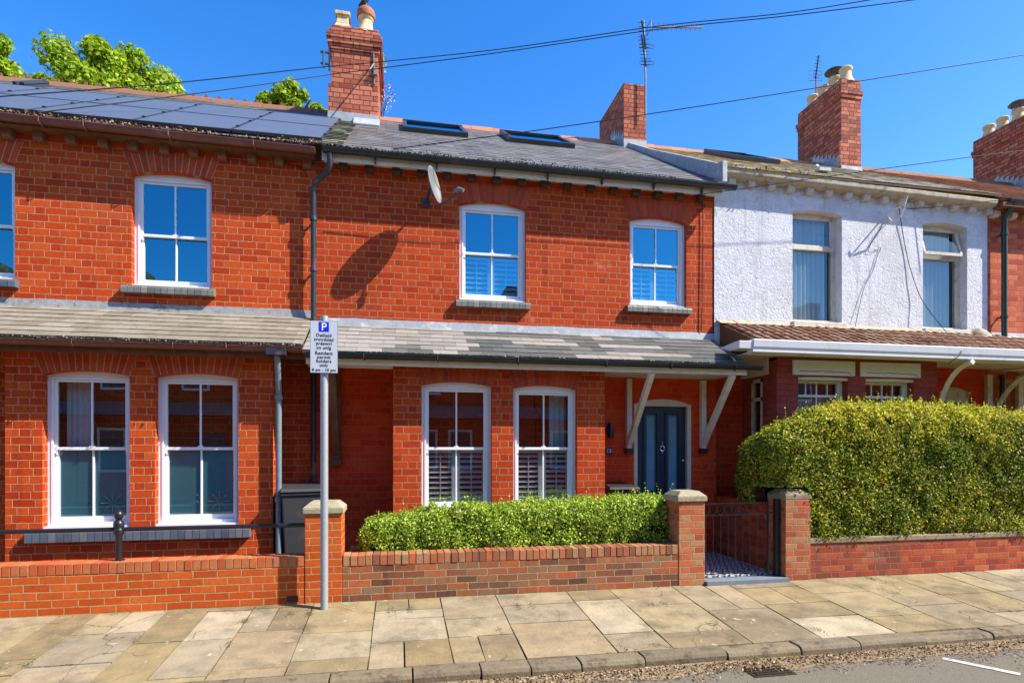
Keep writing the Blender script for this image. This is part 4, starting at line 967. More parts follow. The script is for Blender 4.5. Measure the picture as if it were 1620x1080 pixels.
MB().lathe((ax1-.04, yd-.001, 1.42), [(.022, 0), (.022, -.02), (.012, -.028), (.012, -.03)], 12, axis='y').lathe((ax1-.05, yd-.001, .93), [(.022, 0), (.022, -.02), (.012, -.028), (.012, -.03)], 12, axis='y').build('lock', 'chrome', door)
# canopy brackets
for (pxa, pxb) in ((1013, 1013), (1110, 1110)):
    xx = X(993 if pxa == 1013 else 1110, YW)
    mb = MB().box(xx-.038, xx+.038, YW-.075, YW, 1.60, 2.60)
    mb.bar((xx, YW-.05, 1.66), (xx, 7.13, 2.585), .07, .075)
    mb.build('canopy_bracket', 'cream_paint', hm, bevel=.004)
    MB().box(xx-.055, xx+.055, YW-.10, YW, 1.53, 1.60).build('bracket_foot', 'black_pvc', hm, bevel=.004)
# chimney one and two
c1_ = chimney(hm, X(524, 10.4), X(598, 10.4), 10.4, 11.9, 6.9, 8.86, pots=((X(543, 10.6), 10.58, 'sq'), (X(579, 10.6), 10.58, 'hood'), (X(543, 10.6), 11.3, 'sq'), (X(579, 10.6), 11.3, 'round')), plinth=7.85)
mb = MB().box(X(524, 10.4)-.056, X(598, 10.4)+.008, 10.36, 10.40, 7.12, 7.36).hexa([(X(560, 10.4), 10.18, 7.06), (X(598, 10.4)+.03, 10.18, 7.06), (X(598, 10.4)+.03, 10.38, 7.2), (X(560, 10.4), 10.38, 7.2), (X(560, 10.4), 10.17, 7.09), (X(598, 10.4)+.03, 10.17, 7.09), (X(598, 10.4)+.03, 10.37, 7.30), (X(560, 10.4), 10.37, 7.30)])
mb.build('chimney_flashing', 'lead', c1_, bevel=.004)
c2_ = chimney(hm, 4.43, 4.91, 11.1, 12.55, 7.3, 8.95, cap=False)
mb = MB().box(4.425, 4.915, 11.08, 11.1, 7.55, 7.82)
step_flash(mb, 4.424, 11.1, 6, 7.67, .655)
mb.build('chimney_flashing', 'lead', c2_)

# ------------------------------------------------------------------ WHITE HOUSE
hw = root('rendered_house', 'white rendered terraced house with clay tiled canopy and net curtains', 'house', ((XB+XC)/2, YW, 0), 'terraced houses')
ww = [(X(1253, YW), X(1331, YW), 3.54, 5.215, 5.26), (X(1459, YW), X(1529, YW), 3.52, 5.195, 5.24)]
mb = MB(); facade(mb, XB+.01, XC, 2.9, 5.62, YW-.012, ww, depth=.20); mb.build('wall', 'render', hw)
pw0, pw1 = X(1500, YW), X(1536, YW)
mb = MB(); facade(mb, X(1229, YB)+.01, XC+.01, 0, 2.95, YW, [(X(1482, YW)+.06, pw1, .2, 2.52, 2.60)]); mb.add([(XB+.055, 8.2, 0), (X(1229, YB), 8.2, 0), (X(1229, YB), 8.2, 2.95), (XB+.055, 8.2, 2.95), (XB+.055, YW, 0), (XB+.055, YW, 2.95)], [(0, 1, 2, 3), (4, 0, 3, 5)]); mb.build('porch_wall', 'brick_porch', hw)
fx0, fx1 = X(1229, YB), X(1482, YB)
fw_ = [(X(1263, YB), X(1342, YB), .75, 2.61, 2.62), (X(1369, YB), X(1446, YB), .75, 2.61, 2.62)]
mb = MB(); facade(mb, fx0, fx1, 0, 2.89, YB, fw_, depth=.16)
mb.holed([(0, 0), (1, 0), (1, 1), (0, 1)], [], 50) if False else None
# left return with a narrow window opening: built as strips
sy0, sy1, sz0, sz1 = 7.68, 7.94, 1.3, 2.62
for (a, b, c, d) in ((YB, sy0, 0, 2.85), (sy0, sy1, 0, sz0), (sy0, sy1, sz1, 2.89), (sy1, 8.2, 0, 2.89)):
    mb.add([(fx0, a, c), (fx0, b, c), (fx0, b, d), (fx0, a, d)], [(3, 2, 1, 0)])
mb.add([(fx1, YB, 0), (fx1, YW, 0), (fx1, YW, 2.85), (fx1, YB, 2.85)], [(0, 1, 2, 3)])
mb.build('bay', 'brick_white_base', hw)
mb = MB()
for (a, b, c, d) in ((sy0, sy0+.035, sz0, sz1), (sy1-.035, sy1, sz0, sz1), (sy0, sy1, sz1-.05, sz1), (sy0, sy1, 2.30, 2.35)): mb.box(fx0-.01, fx0+.05, a, b, c, d)
q = mb.build('side_window', 'cream_old', hw)
MB().add([(fx0+.02, sy0, sz0), (fx0+.02, sy1, sz0), (fx0+.02, sy1, sz1), (fx0+.02, sy0, sz1)], [(3, 2, 1, 0)]).build('glass', 'glass_old', q)
room(hw, XB+.1, XC-.05)
for i, h in enumerate(ww):
    x0, x1, z0, zs, zc = h; ys = YW+.12; zm = 4.72
    mb = MB(); outer = arch_loop(*h); inner = [(x0+.04, z0+.03), (x1-.07, z0+.03), (x1-.07, zs-.02), (x0+.04, zs-.02)]
    mb.holed(outer, [inner], ys); mb.band(inner, ys, ys+.07); mb.box(x0+.03, x1-.06, ys-.02, ys+.05, zm-.03, zm+.03)
    mb.box(x0+.02, x1-.02, ys-.05, ys, z0, z0+.05)
    wn = mb.build('window', 'cream_old', hw)
    MB().add([(x0+.04, ys+.03, z0+.03), (x1-.07, ys+.03, z0+.03), (x1-.07, ys+.03, zm), (x0+.04, ys+.03, zm)], [(0, 1, 2, 3)]).build('glass', 'glass_old', wn)
    tilt = .12 if i == 1 else .0
    zt_ = zs-.03
    s = MB()
    A = (x0+.045, ys+.02-tilt, zm+.03); 
    def tb(x, f): return (x, ys+.015-tilt*(1-f), zm+.03+(zt_-zm-.03)*f)
    s.bar(tb(x0+.05, 0), tb(x1-.08, 0), .035, .045); s.bar(tb(x0+.05, 1), tb(x1-.08, 1), .035, .04); s.bar(tb(x0+.06, 0), tb(x0+.06, 1), .035, .035); s.bar(tb(x1-.09, 0), tb(x1-.09, 1), .035, .035)
    s.build('top_light', 'cream_old', wn)
    MB().add([tb(x0+.06, .02), tb(x1-.09, .02), tb(x1-.09, .98), tb(x0+.06, .98)], [(0, 1, 2, 3)]).build('glass', 'glass_old', wn)
    curtain(wn, x0+.03, x1-.13, z0+.02, zs, ys+.09, .032, .085)
    MB().box(x0-.03, x1+.04, YW-.085, YW+.12, z0-.085, z0-.005).build('sill', 'cream_old', wn, bevel=.008)
for i, h in enumerate(fw_):
    x0, x1, z0, zs, zc = h; ys = YB+.14
    mb = MB(); ring(mb, x0, x1, z0, zs, .035, .05, .04, ys-.02, ys+.05)
    wn = mb.build('window', 'upvc', hw)
    s = MB(); zq = 2.36; ring(s, x0+.035, x1-.035, z0+.05, zs-.04, .035, .04, .03, ys, ys+.04); s.box(x0+.06, x1-.06, ys+.001, ys+.035, zq-.018, zq+.018)
    for k in (1, 2, 3):
        xx = x0+.05+(x1-x0-.1)*k/4; s.box(xx-.009, xx+.009, ys+.003, ys+.03, zq, zs-.06)
    xx = (x0+x1)/2; s.box(xx-.010, xx+.010, ys+.003, ys+.031, z0+.08, zq)
    s.build('sash', 'upvc', wn)
    MB().add([(x0+.05, ys+.02, z0+.08), (x1-.05, ys+.02, z0+.08), (x1-.05, ys+.02, zs-.06), (x0+.05, ys+.02, zs-.06)], [(0, 1, 2, 3)]).build('glass', 'glass_low', wn)
    curtain(wn, x0+.05, x1-.05, z0+.05, zq-.02, ys+.10, .012, .05)
    # board over the window
    xa, xb2 = x0-.10, x1+.09
    mb = MB().box(xa, xb2, YB-.03, YB, 2.64, 2.85); bd = mb.build('window_board', 'cream_old' if False else 'white_gutter', hw, bevel=.004)
    MB().tube([(xa+.1, YB-.033, 2.69), (xa+.40, YB-.033, 2.69), (xa+.41, YB-.033, 2.70), (xb2-.10, YB-.033, 2.685), (xb2-.06, YB-.033, 2.65)], .004, 5).build('groove', 'metal_dark', bd)
    MB().box(x0-.01, x1+.01, YB+.01, YB+.14, 2.575, 2.625).build('window_head', 'cream_paint', hw)
MB().box(fx0-.035, fx0-.003, 7.52, 8.18, 2.66, 2.92).build('side_board', 'cream_paint', hw, bevel=.004)
# porch window (arched) and door frame
x0, x1 = X(1482, YW)+.06, pw1
mb = MB(); outer = arch_loop(x0, x1, .2, 2.52, 2.60); inner = [(x0+.09, .3), (x1-.13, .3), (x1-.13, 2.36), (x0+.09, 2.36)]
mb.holed(outer, [inner], YW+.03); mb.band(inner, YW+.03, YW+.12); pwn = mb.build('porch_window', 'cream_old', hw)
s = MB()
for k in range(1, 6): xx = x0+.09+(x1-x0-.22)*k/6; s.box(xx-.008, xx+.008, YW+.07, YW+.09, .3, 2.36)
for k in range(6): zz = 2.36-.17*(k+1); s.box(x0+.09, x1-.13, YW+.071, YW+.089, zz-.008, zz+.008)
s.build('glazing_bars', 'cream_old', pwn)
MB().add([(x0+.09, YW+.08, .3), (x1-.13, YW+.08, .3), (x1-.13, YW+.08, 2.36), (x0+.09, YW+.08, 2.36)], [(0, 1, 2, 3)]).build('glass', 'glass_old', pwn)
mb = MB().lathe(tuple(P(1545, 528, YW-.05)), [(.20, -.12), (.19, -.04), (.13, .04), (.05, .09), (.001, .10)], 12); mb.build('mortar_blob', 'cornice', hw, smooth=True)
# curved brackets
def curved_bracket(h, xx, mat):
    mb = MB().box(xx-.05, xx+.05, YW-.06, YW, 1.2, 2.80)
    pts = []
    for k in range(9):
        a = (math.pi/2)*k/8; pts.append((xx, YW-.06-.72*(1-math.cos(a)), 1.65+1.10*math.sin(a)))
    mb.tube(pts, .045, 4); return mb.build('canopy_bracket', mat, h)
curved_bracket(hw, X(1561, YW), 'cream_old')
mb = MB(); xx = X(1484, YB)+.02
mb.tube([(xx, YB+.03-.55*(1-math.cos((math.pi/2)*k/8)), 1.85+.97*math.sin((math.pi/2)*k/8)) for k in range(9)], .045, 4); mb.build('canopy_bracket', 'cream_old', hw)
# clay tiled lean-to : roman tiles
def pantiles(name, house, x0, x1, ya, za, yb, zb, mats, pitch=.15, gauge=.22, amp=.03, matf=None):
    L = math.hypot(yb-ya, zb-za); dy, dz = (yb-ya)/L, (zb-za)/L; ny, nz = -dz, dy
    mb = MB(); rows = int(math.ceil(L/gauge)); n = int((x1-x0)/pitch)
    for r in range(rows):
        d0 = r*gauge; d1 = min(L, d0+gauge*1.1)
        for k in range(n):
            a = x0+k*pitch; j = random.uniform(-.004, .004); e = random.uniform(-.012, .012)
            prof = [(0, .0), (.018, amp*.8), (.04, amp), (.062, amp*.8), (.08, .0), (.149, -.002)]
            A = []; B = []; C = []
            for (u, h) in prof:
                A.append((a+u, ya+dy*(d0+e)+ny*(h+.016+j), za+dz*(d0+e)+nz*(h+.016+j)))
                B.append((a+u, ya+dy*d1+ny*(h+.002), za+dz*d1+nz*(h+.002)))
                C.append((a+u, ya+dy*(d0+e)+ny*(h-.006), za+dz*(d0+e)+nz*(h-.006)))
            m_ = len(prof)
            mb.add(A+B+C, [(i, i+1, m_+i+1, m_+i) for i in range(m_-1)]+[(2*m_+i, 2*m_+i+1, i+1, i) for i in range(m_-1)], matf(r, a, rows) if matf else 0)
    mb.hexa([(x0, ya, za-.03), (x1, ya, za-.03), (x1, yb, zb-.03), (x0, yb, zb-.03), (x0, ya, za-.006), (x1, ya, za-.006), (x1, yb, zb-.006), (x0, yb, zb-.006)], 0)
    return mb.build(name, mats, house)
WE, WT = (7.0, 3.03), (YW-.01, 3.46)
pantiles('lean_to_roof', hw, XB+.13, XC+.3, WE[0], WE[1], WT[0], WT[1], ['tile_clay'])
mb = MB().prism([(7.0, 2.98), (7.0, 3.03), (YW, 3.46), (YW, 3.05)], XB+.10, XB+.13, 'x'); mb.build('verge_board', 'brown_board', hw)
mb = MB(); n = 50; vs = []
for i in range(n+1):
    x = XB+.05+(XC-XB)*i/n; a = noise.noise(Vector((x*4, 2, 1)))*.02
    vs += [(x, YW-.014, 3.52+a), (x, YW-.05+a*.4, 3.485), (x, YW-.13+a, 3.44)]
mb.add(vs, [f for i in range(n) for f in ((3*i, 3*i+1, 3*i+4, 3*i+3), (3*i+1, 3*i+2, 3*i+5, 3*i+4))]); mb.build('mortar_fillet', 'cornice', hw, smooth=True)
xg0 = X(1186, 6.95)
mb = MB().prism([(6.88, 2.86), (6.88, 2.90), (6.865, 2.93), (6.855, 3.02), (6.87, 3.03), (6.98, 3.03), (6.99, 2.86)], xg0, XC+.35, 'x')
mb.prism([(6.88, 2.90), (6.87, 3.0), (7.0, 3.0), (7.35, 2.98), (7.1, 2.9)], xg0-.20, xg0, 'x')
mb.build('gutter', 'white_gutter', hw, bevel=.006)
MB().box(xg0, XC+.3, 6.99, 7.02, 2.84, 2.99).build('fascia', 'cream_paint', hw)
MB().box(XB+.1, XC+.3, 7.021, 8.19, 2.90, 2.915).build('soffit', 'cream_paint', hw)
# roof
WEZ = 5.69
SW = (ZR-WEZ)/(YR-7.74)
roofpart('roof', ['tile_lichen', 'tile_plain_grey'], hw, XB+.02, XC+.05, 7.74, WEZ, YR, ZR, .17, .18, th=.005, matf=lambda r, x, n: 0 if noise.noise(Vector((x*1.1, r*.4, 0)))+(6.9-x)*.28 > 0 else 1, back=(15.4, 5.5))
ridge(hw, XB+.35, XC-.2, YR, ZR, 'ridge_clay', seg=.36)
rooflight(hw, X(1150, 10.2), X(1250, 9.6), 9.9, 11.1, (7.74, WEZ), SW)
vx = X(1303, 9.0)
mb = MB().lathe((X(1290, 8.6), 8.6, WEZ+SW*(.95)+.03), [(.06, 0), (.05, .03), (.001, .05)], 10); mb.bar((X(1293, 8.5), 8.5, 6.19), (X(1311, 8.5), 8.5, 6.19), .12, .05); mb.build('roof_vent', 'lead', hw)
cp = [(7.755, 5.665), (7.755, 5.60), (7.78, 5.585), (7.80, 5.565), (YW, 5.56), (YW, 5.69), (7.8, 5.69)]; mb = MB().add([(XB+.03, a, b+.03) for a, b in cp]+[(XC, a, b-.055) for a, b in cp], [(i, (i+1) % 7, 7+(i+1) % 7, 7+i) for i in range(7)]+[tuple(range(7))[::-1], tuple(range(7, 14))]); mb.build('cornice', 'cornice', hw, bevel=.01)
moss_strip(hw, XB+.1, XB+1.5, 7.76, 5.70, 'gutter_moss', dens=120, size=.028, sy=.05, sz=.02)
corbels(hw, XB+.1, XC, .33, 5.60, 'corbel_white', off=.1, y=YW-.012, w_=.11, h=.10, p=.09, dz=-.08)
# old aerial bracket on the white facade
ab = root('wall_bracket', 'bent metal aerial bracket fixed high on the white rendered wall between its windows', 'bracket', tuple(P(1402, 345, YW-.05)))
a = P(1402, 338, YW); 
mb = MB().bar(a+Vector((0, 0, -.12)), a+Vector((0, 0, .05)), .04, .02); mb.tube([a+Vector((0, -.02, 0)), a+Vector((.03, -.32, .02)), a+Vector((.05, -.34, .14))], .012, 8); mb.tube([a+Vector((0, -.02, -.05)), a+Vector((.0, -.1, -.16)), a+Vector((.04, -.2, -.16)), a+Vector((.05, -.3, .0))], .012, 8)
mb.build('arm', 'cream_paint', ab)
# chimney three
chimney(hw, 9.40, 9.89, 11.06, 12.47, 7.2, 9.62, pots=((9.645, 11.22, 'round'), (9.645, 11.56, 'cowl'), (9.645, 11.90, 'round'), (9.645, 12.26, 'round')), plinth=8.25, cap=((.02, .085), (.035, .075), (.0, .26)))
mb = MB().box(9.38, 9.90, 11.03, 11.06, 7.5, 7.72)
step_flash(mb, 9.342, 11.06, 7, 7.66, .593)
mb.build('chimney_flashing', 'lead', hw)

# ------------------------------------------------------------------ RIGHT HOUSE
hr = root('brick_house', 'orange red brick terraced house with brown tiled roof at the right edge', 'house', ((XC+XD)/2, YW, 0), 'terraced houses')
mb = MB(); facade(mb, XC, XD, 0, 5.60, YW, [(11.2, 12.1, 3.55, 4.95, 5.0)]); mb.build('wall', 'brick_right', hr)
sash_window(hr, 11.2, 12.1, 3.55, 4.95, 5.0, YW, 4.27)
room(hr, XC+.1, XD-.1)
roofpart('roof', ['tile_right'], hr, XC+.05, XD, 7.72, 5.62, YR, ZR-.02, .15, .17, th=.012, back=(15.4, 5.5))
ridge(hr, XC+.5, XD-.1, YR, ZR, 'ridge_dark')
flashing(hr, XC, XD, YW, 3.40, 'lead', h=.12)
pantiles('lean_to_roof', hr, XC+.3, XD, 7.0, 2.98, YW-.01, 3.42, ['tile_clay'])
mb = MB().prism([(6.88, 2.83), (6.855, 2.99), (6.98, 3.0), (6.99, 2.83)], XC+.36, XD, 'x'); mb.build('gutter', 'white_gutter', hr)
MB().box(XC+.3, XD, 7.0, 7.02, 2.82, 2.97).build('fascia', 'cream_paint', hr)
MB().box(XC+.3, XD, 7.021, YW, 2.88, 2.895).build('soffit', 'cream_paint', hr)
corbels(hr, XC+.05, XD, .33, 5.48, 'corbel_white', w_=.11, h=.10, p=.11)
mb = MB(); gutter_half(mb, XC+.12, XD, 7.70, 5.60, .055); mb.build('gutter', 'black_pvc', hr)
MB().box(XC, XD, 7.68, YW, 5.485, 5.55).build('soffit', 'brown_board', hr)
xd_ = X(1588, YW-.1)
downpipe(hr, [(xd_, 7.70, 5.56), (xd_, 7.74, 5.48), (xd_, YW-.11, 5.36), (xd_, YW-.11, 2.9)], .042, 'green_pipe', (3.75, 5.1))
xd2 = X(1586, YW-.08)
downpipe(hr, [(xd2, YW-.08, 2.8), (xd2, YW-.08, 0)], .04, 'black_pvc')
curved_bracket(hr, X(1561, YW)+.62, 'cream_old')
MB().box(X(1612, YW), X(1612, YW)+.1, YW-.03, YW+.02, .2, 2.3).build('door_frame', 'upvc', hr)
chimney(hr, 14.5, 15.0, 11.0, 12.5, 7.2, 9.48, pots=((14.75, 12.3, 'round'), (14.75, 11.95, 'round'), (14.75, 11.58, 'cowl'), (14.75, 11.2, 'round')), cap=((.02, .085), (.035, .075), (.0, .26)))
mb = MB()
step_flash(mb, 14.494, 11.0, 8, 7.60, .60)
mb.build('chimney_flashing', 'lead', hr)

# ------------------------------------------------------------------ sign
YP = 6.13
sx_ = X(513, YP)
sg = root('parking_sign', 'grey metal post with white resident parking sign in front of the orange pillar', 'sign', (sx_, YP, 0))
MB().tube([(sx_, YP, -.05), (sx_, YP, 2.93)], .038, 20).build('post', 'steel', sg, smooth=True)
x0, x1 = X(490.5, YP-.05), X(534.5, YP-.05); z0, z1 = Z(513, 590, YP-.05), Z(513, 507.5, YP-.05); yf = YP-.052
pl = MB().box(x0, x1, yf, yf+.004, z0, z1).build('plate', 'sign_edge', sg, bevel=.002)
MB().box(x0+.004, x1-.004, yf-.002, yf, z0+.004, z1-.004).build('face', 'sign_white', pl)
MB().box(sx_-.06, sx_+.06, YP-.047, YP-.036, z0+.12, z0+.15).box(sx_-.06, sx_+.06, YP-.047, YP-.036, z1-.15, z1-.12).build('clamp', 'steel', sg)
cxs = (x0+x1)/2; Hs = z1-z0
MB().box(cxs-.048, cxs+.048, yf-.004, yf-.002, z1-.108, z1-.012).build('blue_panel', 'sign_blue', pl)
def sy(py): return Z(513, py, YP-.05)
text_part('lettering', 'P', .105, (cxs, yf-.005, sy(517.6)), 'white_print', pl, bold=.001)
for body, py, s in (('Deiliaid', 530.5, .046), ('trwydded', 537.0, .046), ('preswyl', 543.3, .046), ('yn unig', 550.0, .046), ('Resident', 558.7, .046), ('permit', 565.0, .046), ('holders', 571.3, .046), ('only', 577.7, .046), ('8 am - 10 pm', 585.2, .040)):
    text_part('lettering', body, s, (cxs, yf-.0035, sy(py)), 'sign_text', pl, bold=.0003, space=1.06)

# ------------------------------------------------------------------ bins
def wheelie(label, x, y, w_, d, h, mat, rot=0):
    b = root('wheelie_bin', label, 'bin', (x, y, .05), 'wheelie bins')
    def t(px_, py_, pz_):
        c, s = math.cos(rot), math.sin(rot); return (x+px_*c-py_*s, y+px_*s+py_*c, .05+pz_)
    mb = MB(); a = w_/2; q = d/2; k = .80
    mb.hexa([t(-a*k, -q*k, .05), t(a*k, -q*k, .05), t(a*k, q*k, .05), t(-a*k, q*k, .05), t(-a, -q, h-.1), t(a, -q, h-.1), t(a, q, h-.1), t(-a, q, h-.1)])
    mb.hexa([t(-a-.02, -q-.02, h-.13), t(a+.02, -q-.02, h-.13), t(a+.02, q+.02, h-.13), t(-a-.02, q+.02, h-.13), t(-a-.02, -q-.02, h-.09), t(a+.02, -q-.02, h-.09), t(a+.02, q+.02, h-.09), t(-a-.02, q+.02, h-.09)])
    mb.build('body', mat, b, bevel=.015)
    mb = MB(); mb.hexa([t(-a-.025, -q-.04, h-.085), t(a+.025, -q-.04, h-.085), t(a+.025, q+.03, h-.085), t(-a-.025, q+.03, h-.085), t(-a-.01, -q-.02, h-.045), t(a+.01, -q-.02, h-.045), t(a-.03, q, h), t(-a+.03, q, h)])
    mb.build('lid', mat, b, bevel=.012)
    mb = MB().tube([t(-a+.05, q+.06, h-.08), t(a-.05, q+.06, h-.08)], .015, 8); mb.build('handle', mat, b)
    for s_ in (-1, 1): MB().tube([t(s_*(a-.05), q*.8+.05, .08), t(s_*(a+.0), q*.8+.05, .08)], .08, 16).build('wheel', 'iron', b)
wheelie('dark grey wheelie bin behind the railing next to the grey downpipe', X(477, 7.5), 7.52, .50, .55, 1.12, 'bin', rot=.25)
wheelie('low black bin half hidden between the bay and the blue front door', X(979, 7.6), 7.62, .40, .42, 1.08, 'bin_dark')
# number plate and lantern
npl = root('house_number', 'small dark plaque with white number on the brick beside the front door', 'house number', tuple(P(963, 713, YW)))
c = P(963, 713, YW); pq = MB().box(c.x-.045, c.x+.045, YW-.012, YW, c.z-.05, c.z+.05).build('plaque', 'door_blue', npl, bevel=.003)
text_part('lettering', '13', .075, (c.x, YW-.0125, c.z), 'white_print', pq, bold=.001)
c = P(963.5, 681, YW)
ln = root('wall_lantern', 'small black cylinder wall light on the brick above the number plaque', 'wall light', tuple(c))
MB().lathe((c.x, YW-.06, c.z), [(.03, -.10), (.042, -.095), (.042, .085), (.036, .10), (.015, .11)], 16).build('shade', 'black_pvc', ln, smooth=True)
MB().box(c.x-.035, c.x+.035, YW-.025, YW, c.z-.07, c.z+.07).build('back_plate', 'black_pvc', ln, bevel=.004)

# ------------------------------------------------------------------ satellite dish
dc = P(688, 292, 7.55); dn = Vector((.87, -.44, .20)).normalized()
ds = root('satellite_dish', 'pale grey satellite dish on the brick wall left of the middle bedroom window', 'satellite dish', tuple(P(676, 325, YW)))
side = Vector((0, 0, 1)).cross(dn).normalized(); upv = dn.cross(side).normalized()
mb = MB(); rings_ = 7; seg = 28; vs = [tuple(dc-dn*.055)]
for r in range(1, rings_+1):
    f = r/rings_
    for k in range(seg):
        t = 2*math.pi*k/seg; vs.append(tuple(dc+side*(.175*f*math.cos(t))+upv*(.245*f*math.sin(t))-dn*(.055*(1-f*f))))
fs = [(0, 1+k, 1+(k+1) % seg) for k in range(seg)]
for r in range(rings_-1):
    for k in range(seg): a = 1+r*seg+k; b = 1+r*seg+(k+1) % seg; fs.append((a, a+seg, b+seg, b))
mb.add(vs, fs); o = mb.build('reflector', 'dish', ds, smooth=True); sd = o.modifiers.new('s', 'SOLIDIFY'); sd.thickness = .012; sd.offset = 0
lo = dc-upv*.27; ft = dc-upv*.20+dn*.27
MB().tube([lo-dn*.03, lo+dn*.1, ft], .012, 8).build('feed_arm', 'metal_dark', ds)
MB().tube([ft-dn*.02+upv*.01, ft+dn*.02+upv*.05], .028, 12).tube([ft+upv*.05+dn*.02, ft+upv*.0+dn*.09], .022, 12).build('receiver', 'dish', ds, smooth=True)
wa = P(674, 322, YW)
MB().tube([dc-dn*.06, dc-dn*.12-upv*.1, wa+Vector((.02, -.12, .02)), wa], .016, 8).box(wa.x-.05, wa.x+.05, YW-.02, YW, wa.z-.05, wa.z+.05).build('wall_mount', 'metal_dark', ds)

# ------------------------------------------------------------------ aerials
def yagi(mb, a, b, n, w0, w1, across, r=.006):
    a = Vector(a); b = Vector(b); mb.bar(a, b, .024, .024)
    ac = Vector(across).normalized()
    for k in range(n):
        f = (k+.5)/n; p = a.lerp(b, f); ww_ = (w0+(w1-w0)*f)/2; mb.tube([p-ac*ww_, p+ac*ww_], r, 5)
def reflector(mb, c, across, up, w_, h):
    ac = Vector(across).normalized(); u = Vector(up).normalized(); c = Vector(c)
    for s_ in (-1, 1):
        mb.tube([c+ac*s_*.03+u*h, c+ac*s_*w_+u*h, c+ac*s_*w_-u*h, c+ac*s_*.03-u*h], .005, 5)
    for f in (-1, 1): mb.tube([c-ac*w_+u*h*f, c+ac*w_+u*h*f], .005, 5)
ya = 11.02
base = P(1021, 186, ya); top = P(1018, 33, ya)
a1 = root('tv_aerial', 'tall mast with three television aerials on the middle chimney, one long arm pointing right', 'aerial', tuple(base), 'roof aerials')
MB().tube([base, P(1021, 120, ya), top], .018, 8).build('mast', 'alu', a1)
mb = MB(); yagi(mb, P(1030, 43, ya), P(1112, 44, ya+.05), 11, .19, .13, (0.25, 0, 1), r=.009); reflector(mb, P(1027, 44, ya), (0, 1, 0), (0, 0, 1), .1, .09); mb.build('long_aerial', 'aerial_dark', a1)
mb = MB(); yagi(mb, P(1022, 78, ya), P(1015, 33, ya-.35), 7, .20, .17, (1, .05, .12)); reflector(mb, P(1023, 74, ya), (1, 0, .1), (0, 0, 1), .15, .035); mb.build('upper_aerial', 'aerial_dark', a1)
mb = MB(); yagi(mb, P(1022, 106, ya), P(1015, 56, ya-.35), 9, .20, .17, (1, .05, .12)); reflector(mb, P(1023, 100, ya), (1, 0, .1), (0, 0, 1), .15, .03); reflector(mb, P(1022, 94, ya-.06), (1, 0, .1), (0, 0, 1), .10, .02); mb.build('lower_aerial', 'aerial_dark', a1)
yb2 = 12.2
a2 = root('tv_aerial', 'short single television aerial tilted above the pots of the right hand chimney', 'aerial', tuple(P(1291, 165, yb2)), 'roof aerials')
MB().tube([P(1291, 170, yb2), P(1291, 120, yb2)], .016, 8).build('mast', 'pot_red', a2)
mb = MB(); yagi(mb, P(1290, 125, yb2), P(1295, 88, yb2-.3), 7, .16, .14, (1, .1, .1)); reflector(mb, P(1290, 116, yb2), (1, 0, .1), (0, 0, 1), .17, .05); reflector(mb, P(1290, 126, yb2), (1, 0, .1), (0, 0, 1), .17, .03); mb.build('antenna', 'aerial_dark', a2)
# insulator bracket on the left chimney
ib = root('cable_bracket', 'metal cable bracket with insulators on the left side of the tall left chimney', 'bracket', tuple(P(516, 100, 10.38)))
mb = MB().bar(P(521, 78, 10.38), P(521, 112, 10.38), .03, .02).bar(P(507, 82, 10.36), P(521, 84, 10.36), .02, .03).bar(P(507, 100, 10.36), P(521, 102, 10.36), .02, .03).tube([P(512, 80, 10.36), P(512, 107, 10.36)], .018, 8); mb.build('frame', 'metal_dark', ib)
ib2 = root('cable_bracket', 'pale metal cable plate on the right corner of the tall left chimney', 'bracket', tuple(P(592, 100, 10.38)))
MB().bar(P(591.5, 85, 10.385), P(592.5, 134, 10.385), .022, .02).box(X(594, 10.35)-.03, X(594, 10.35)+.03, 10.33, 10.38, 8.05, 8.15).tube([P(592, 100, 10.38), P(584, 112, 10.05)], .012, 6).build('frame', 'alu', ib2)
# weeds on the chimney
pts = [tuple(P(603, 96, 11.0)+Vector((random.gauss(0, .05), random.gauss(0, .08), random.gauss(0, .06)))) for _ in range(160)]
wd = leaves(pts, np.tile([0, -.5, .5], (len(pts), 1)), .05, 'leaf_tree', 'chimney_weed'); tag(wd, 'small green weed growing from the side of the tall left chimney', 'plant')
ws = root('dry_stalks', 'thin dry flower stalks standing on the ridge right of the tall left chimney', 'plant', tuple(P(606, 185, 11.6)))
mb = MB(); pts = []
for k in range(9):
    a = P(603+random.uniform(-3, 4), 186, 11.55); b = P(607+random.uniform(0, 20), 122+random.uniform(0, 35), 11.5); m_ = a.lerp(b, .5)+Vector((-.04, 0, .03)); mb.tube([a, m_, b], .004, 4)
    for _ in range(14): f = random.uniform(.4, 1); q = a.lerp(b, f); pts.append(tuple(q+Vector((random.gauss(0, .03), random.gauss(0, .03), random.gauss(0, .03)))))
mb.build('stems', 'bark', ws); leaves(pts, np.tile([0, -1., .2], (len(pts), 1)), .025, 'curtain', 'seed_heads', ws)

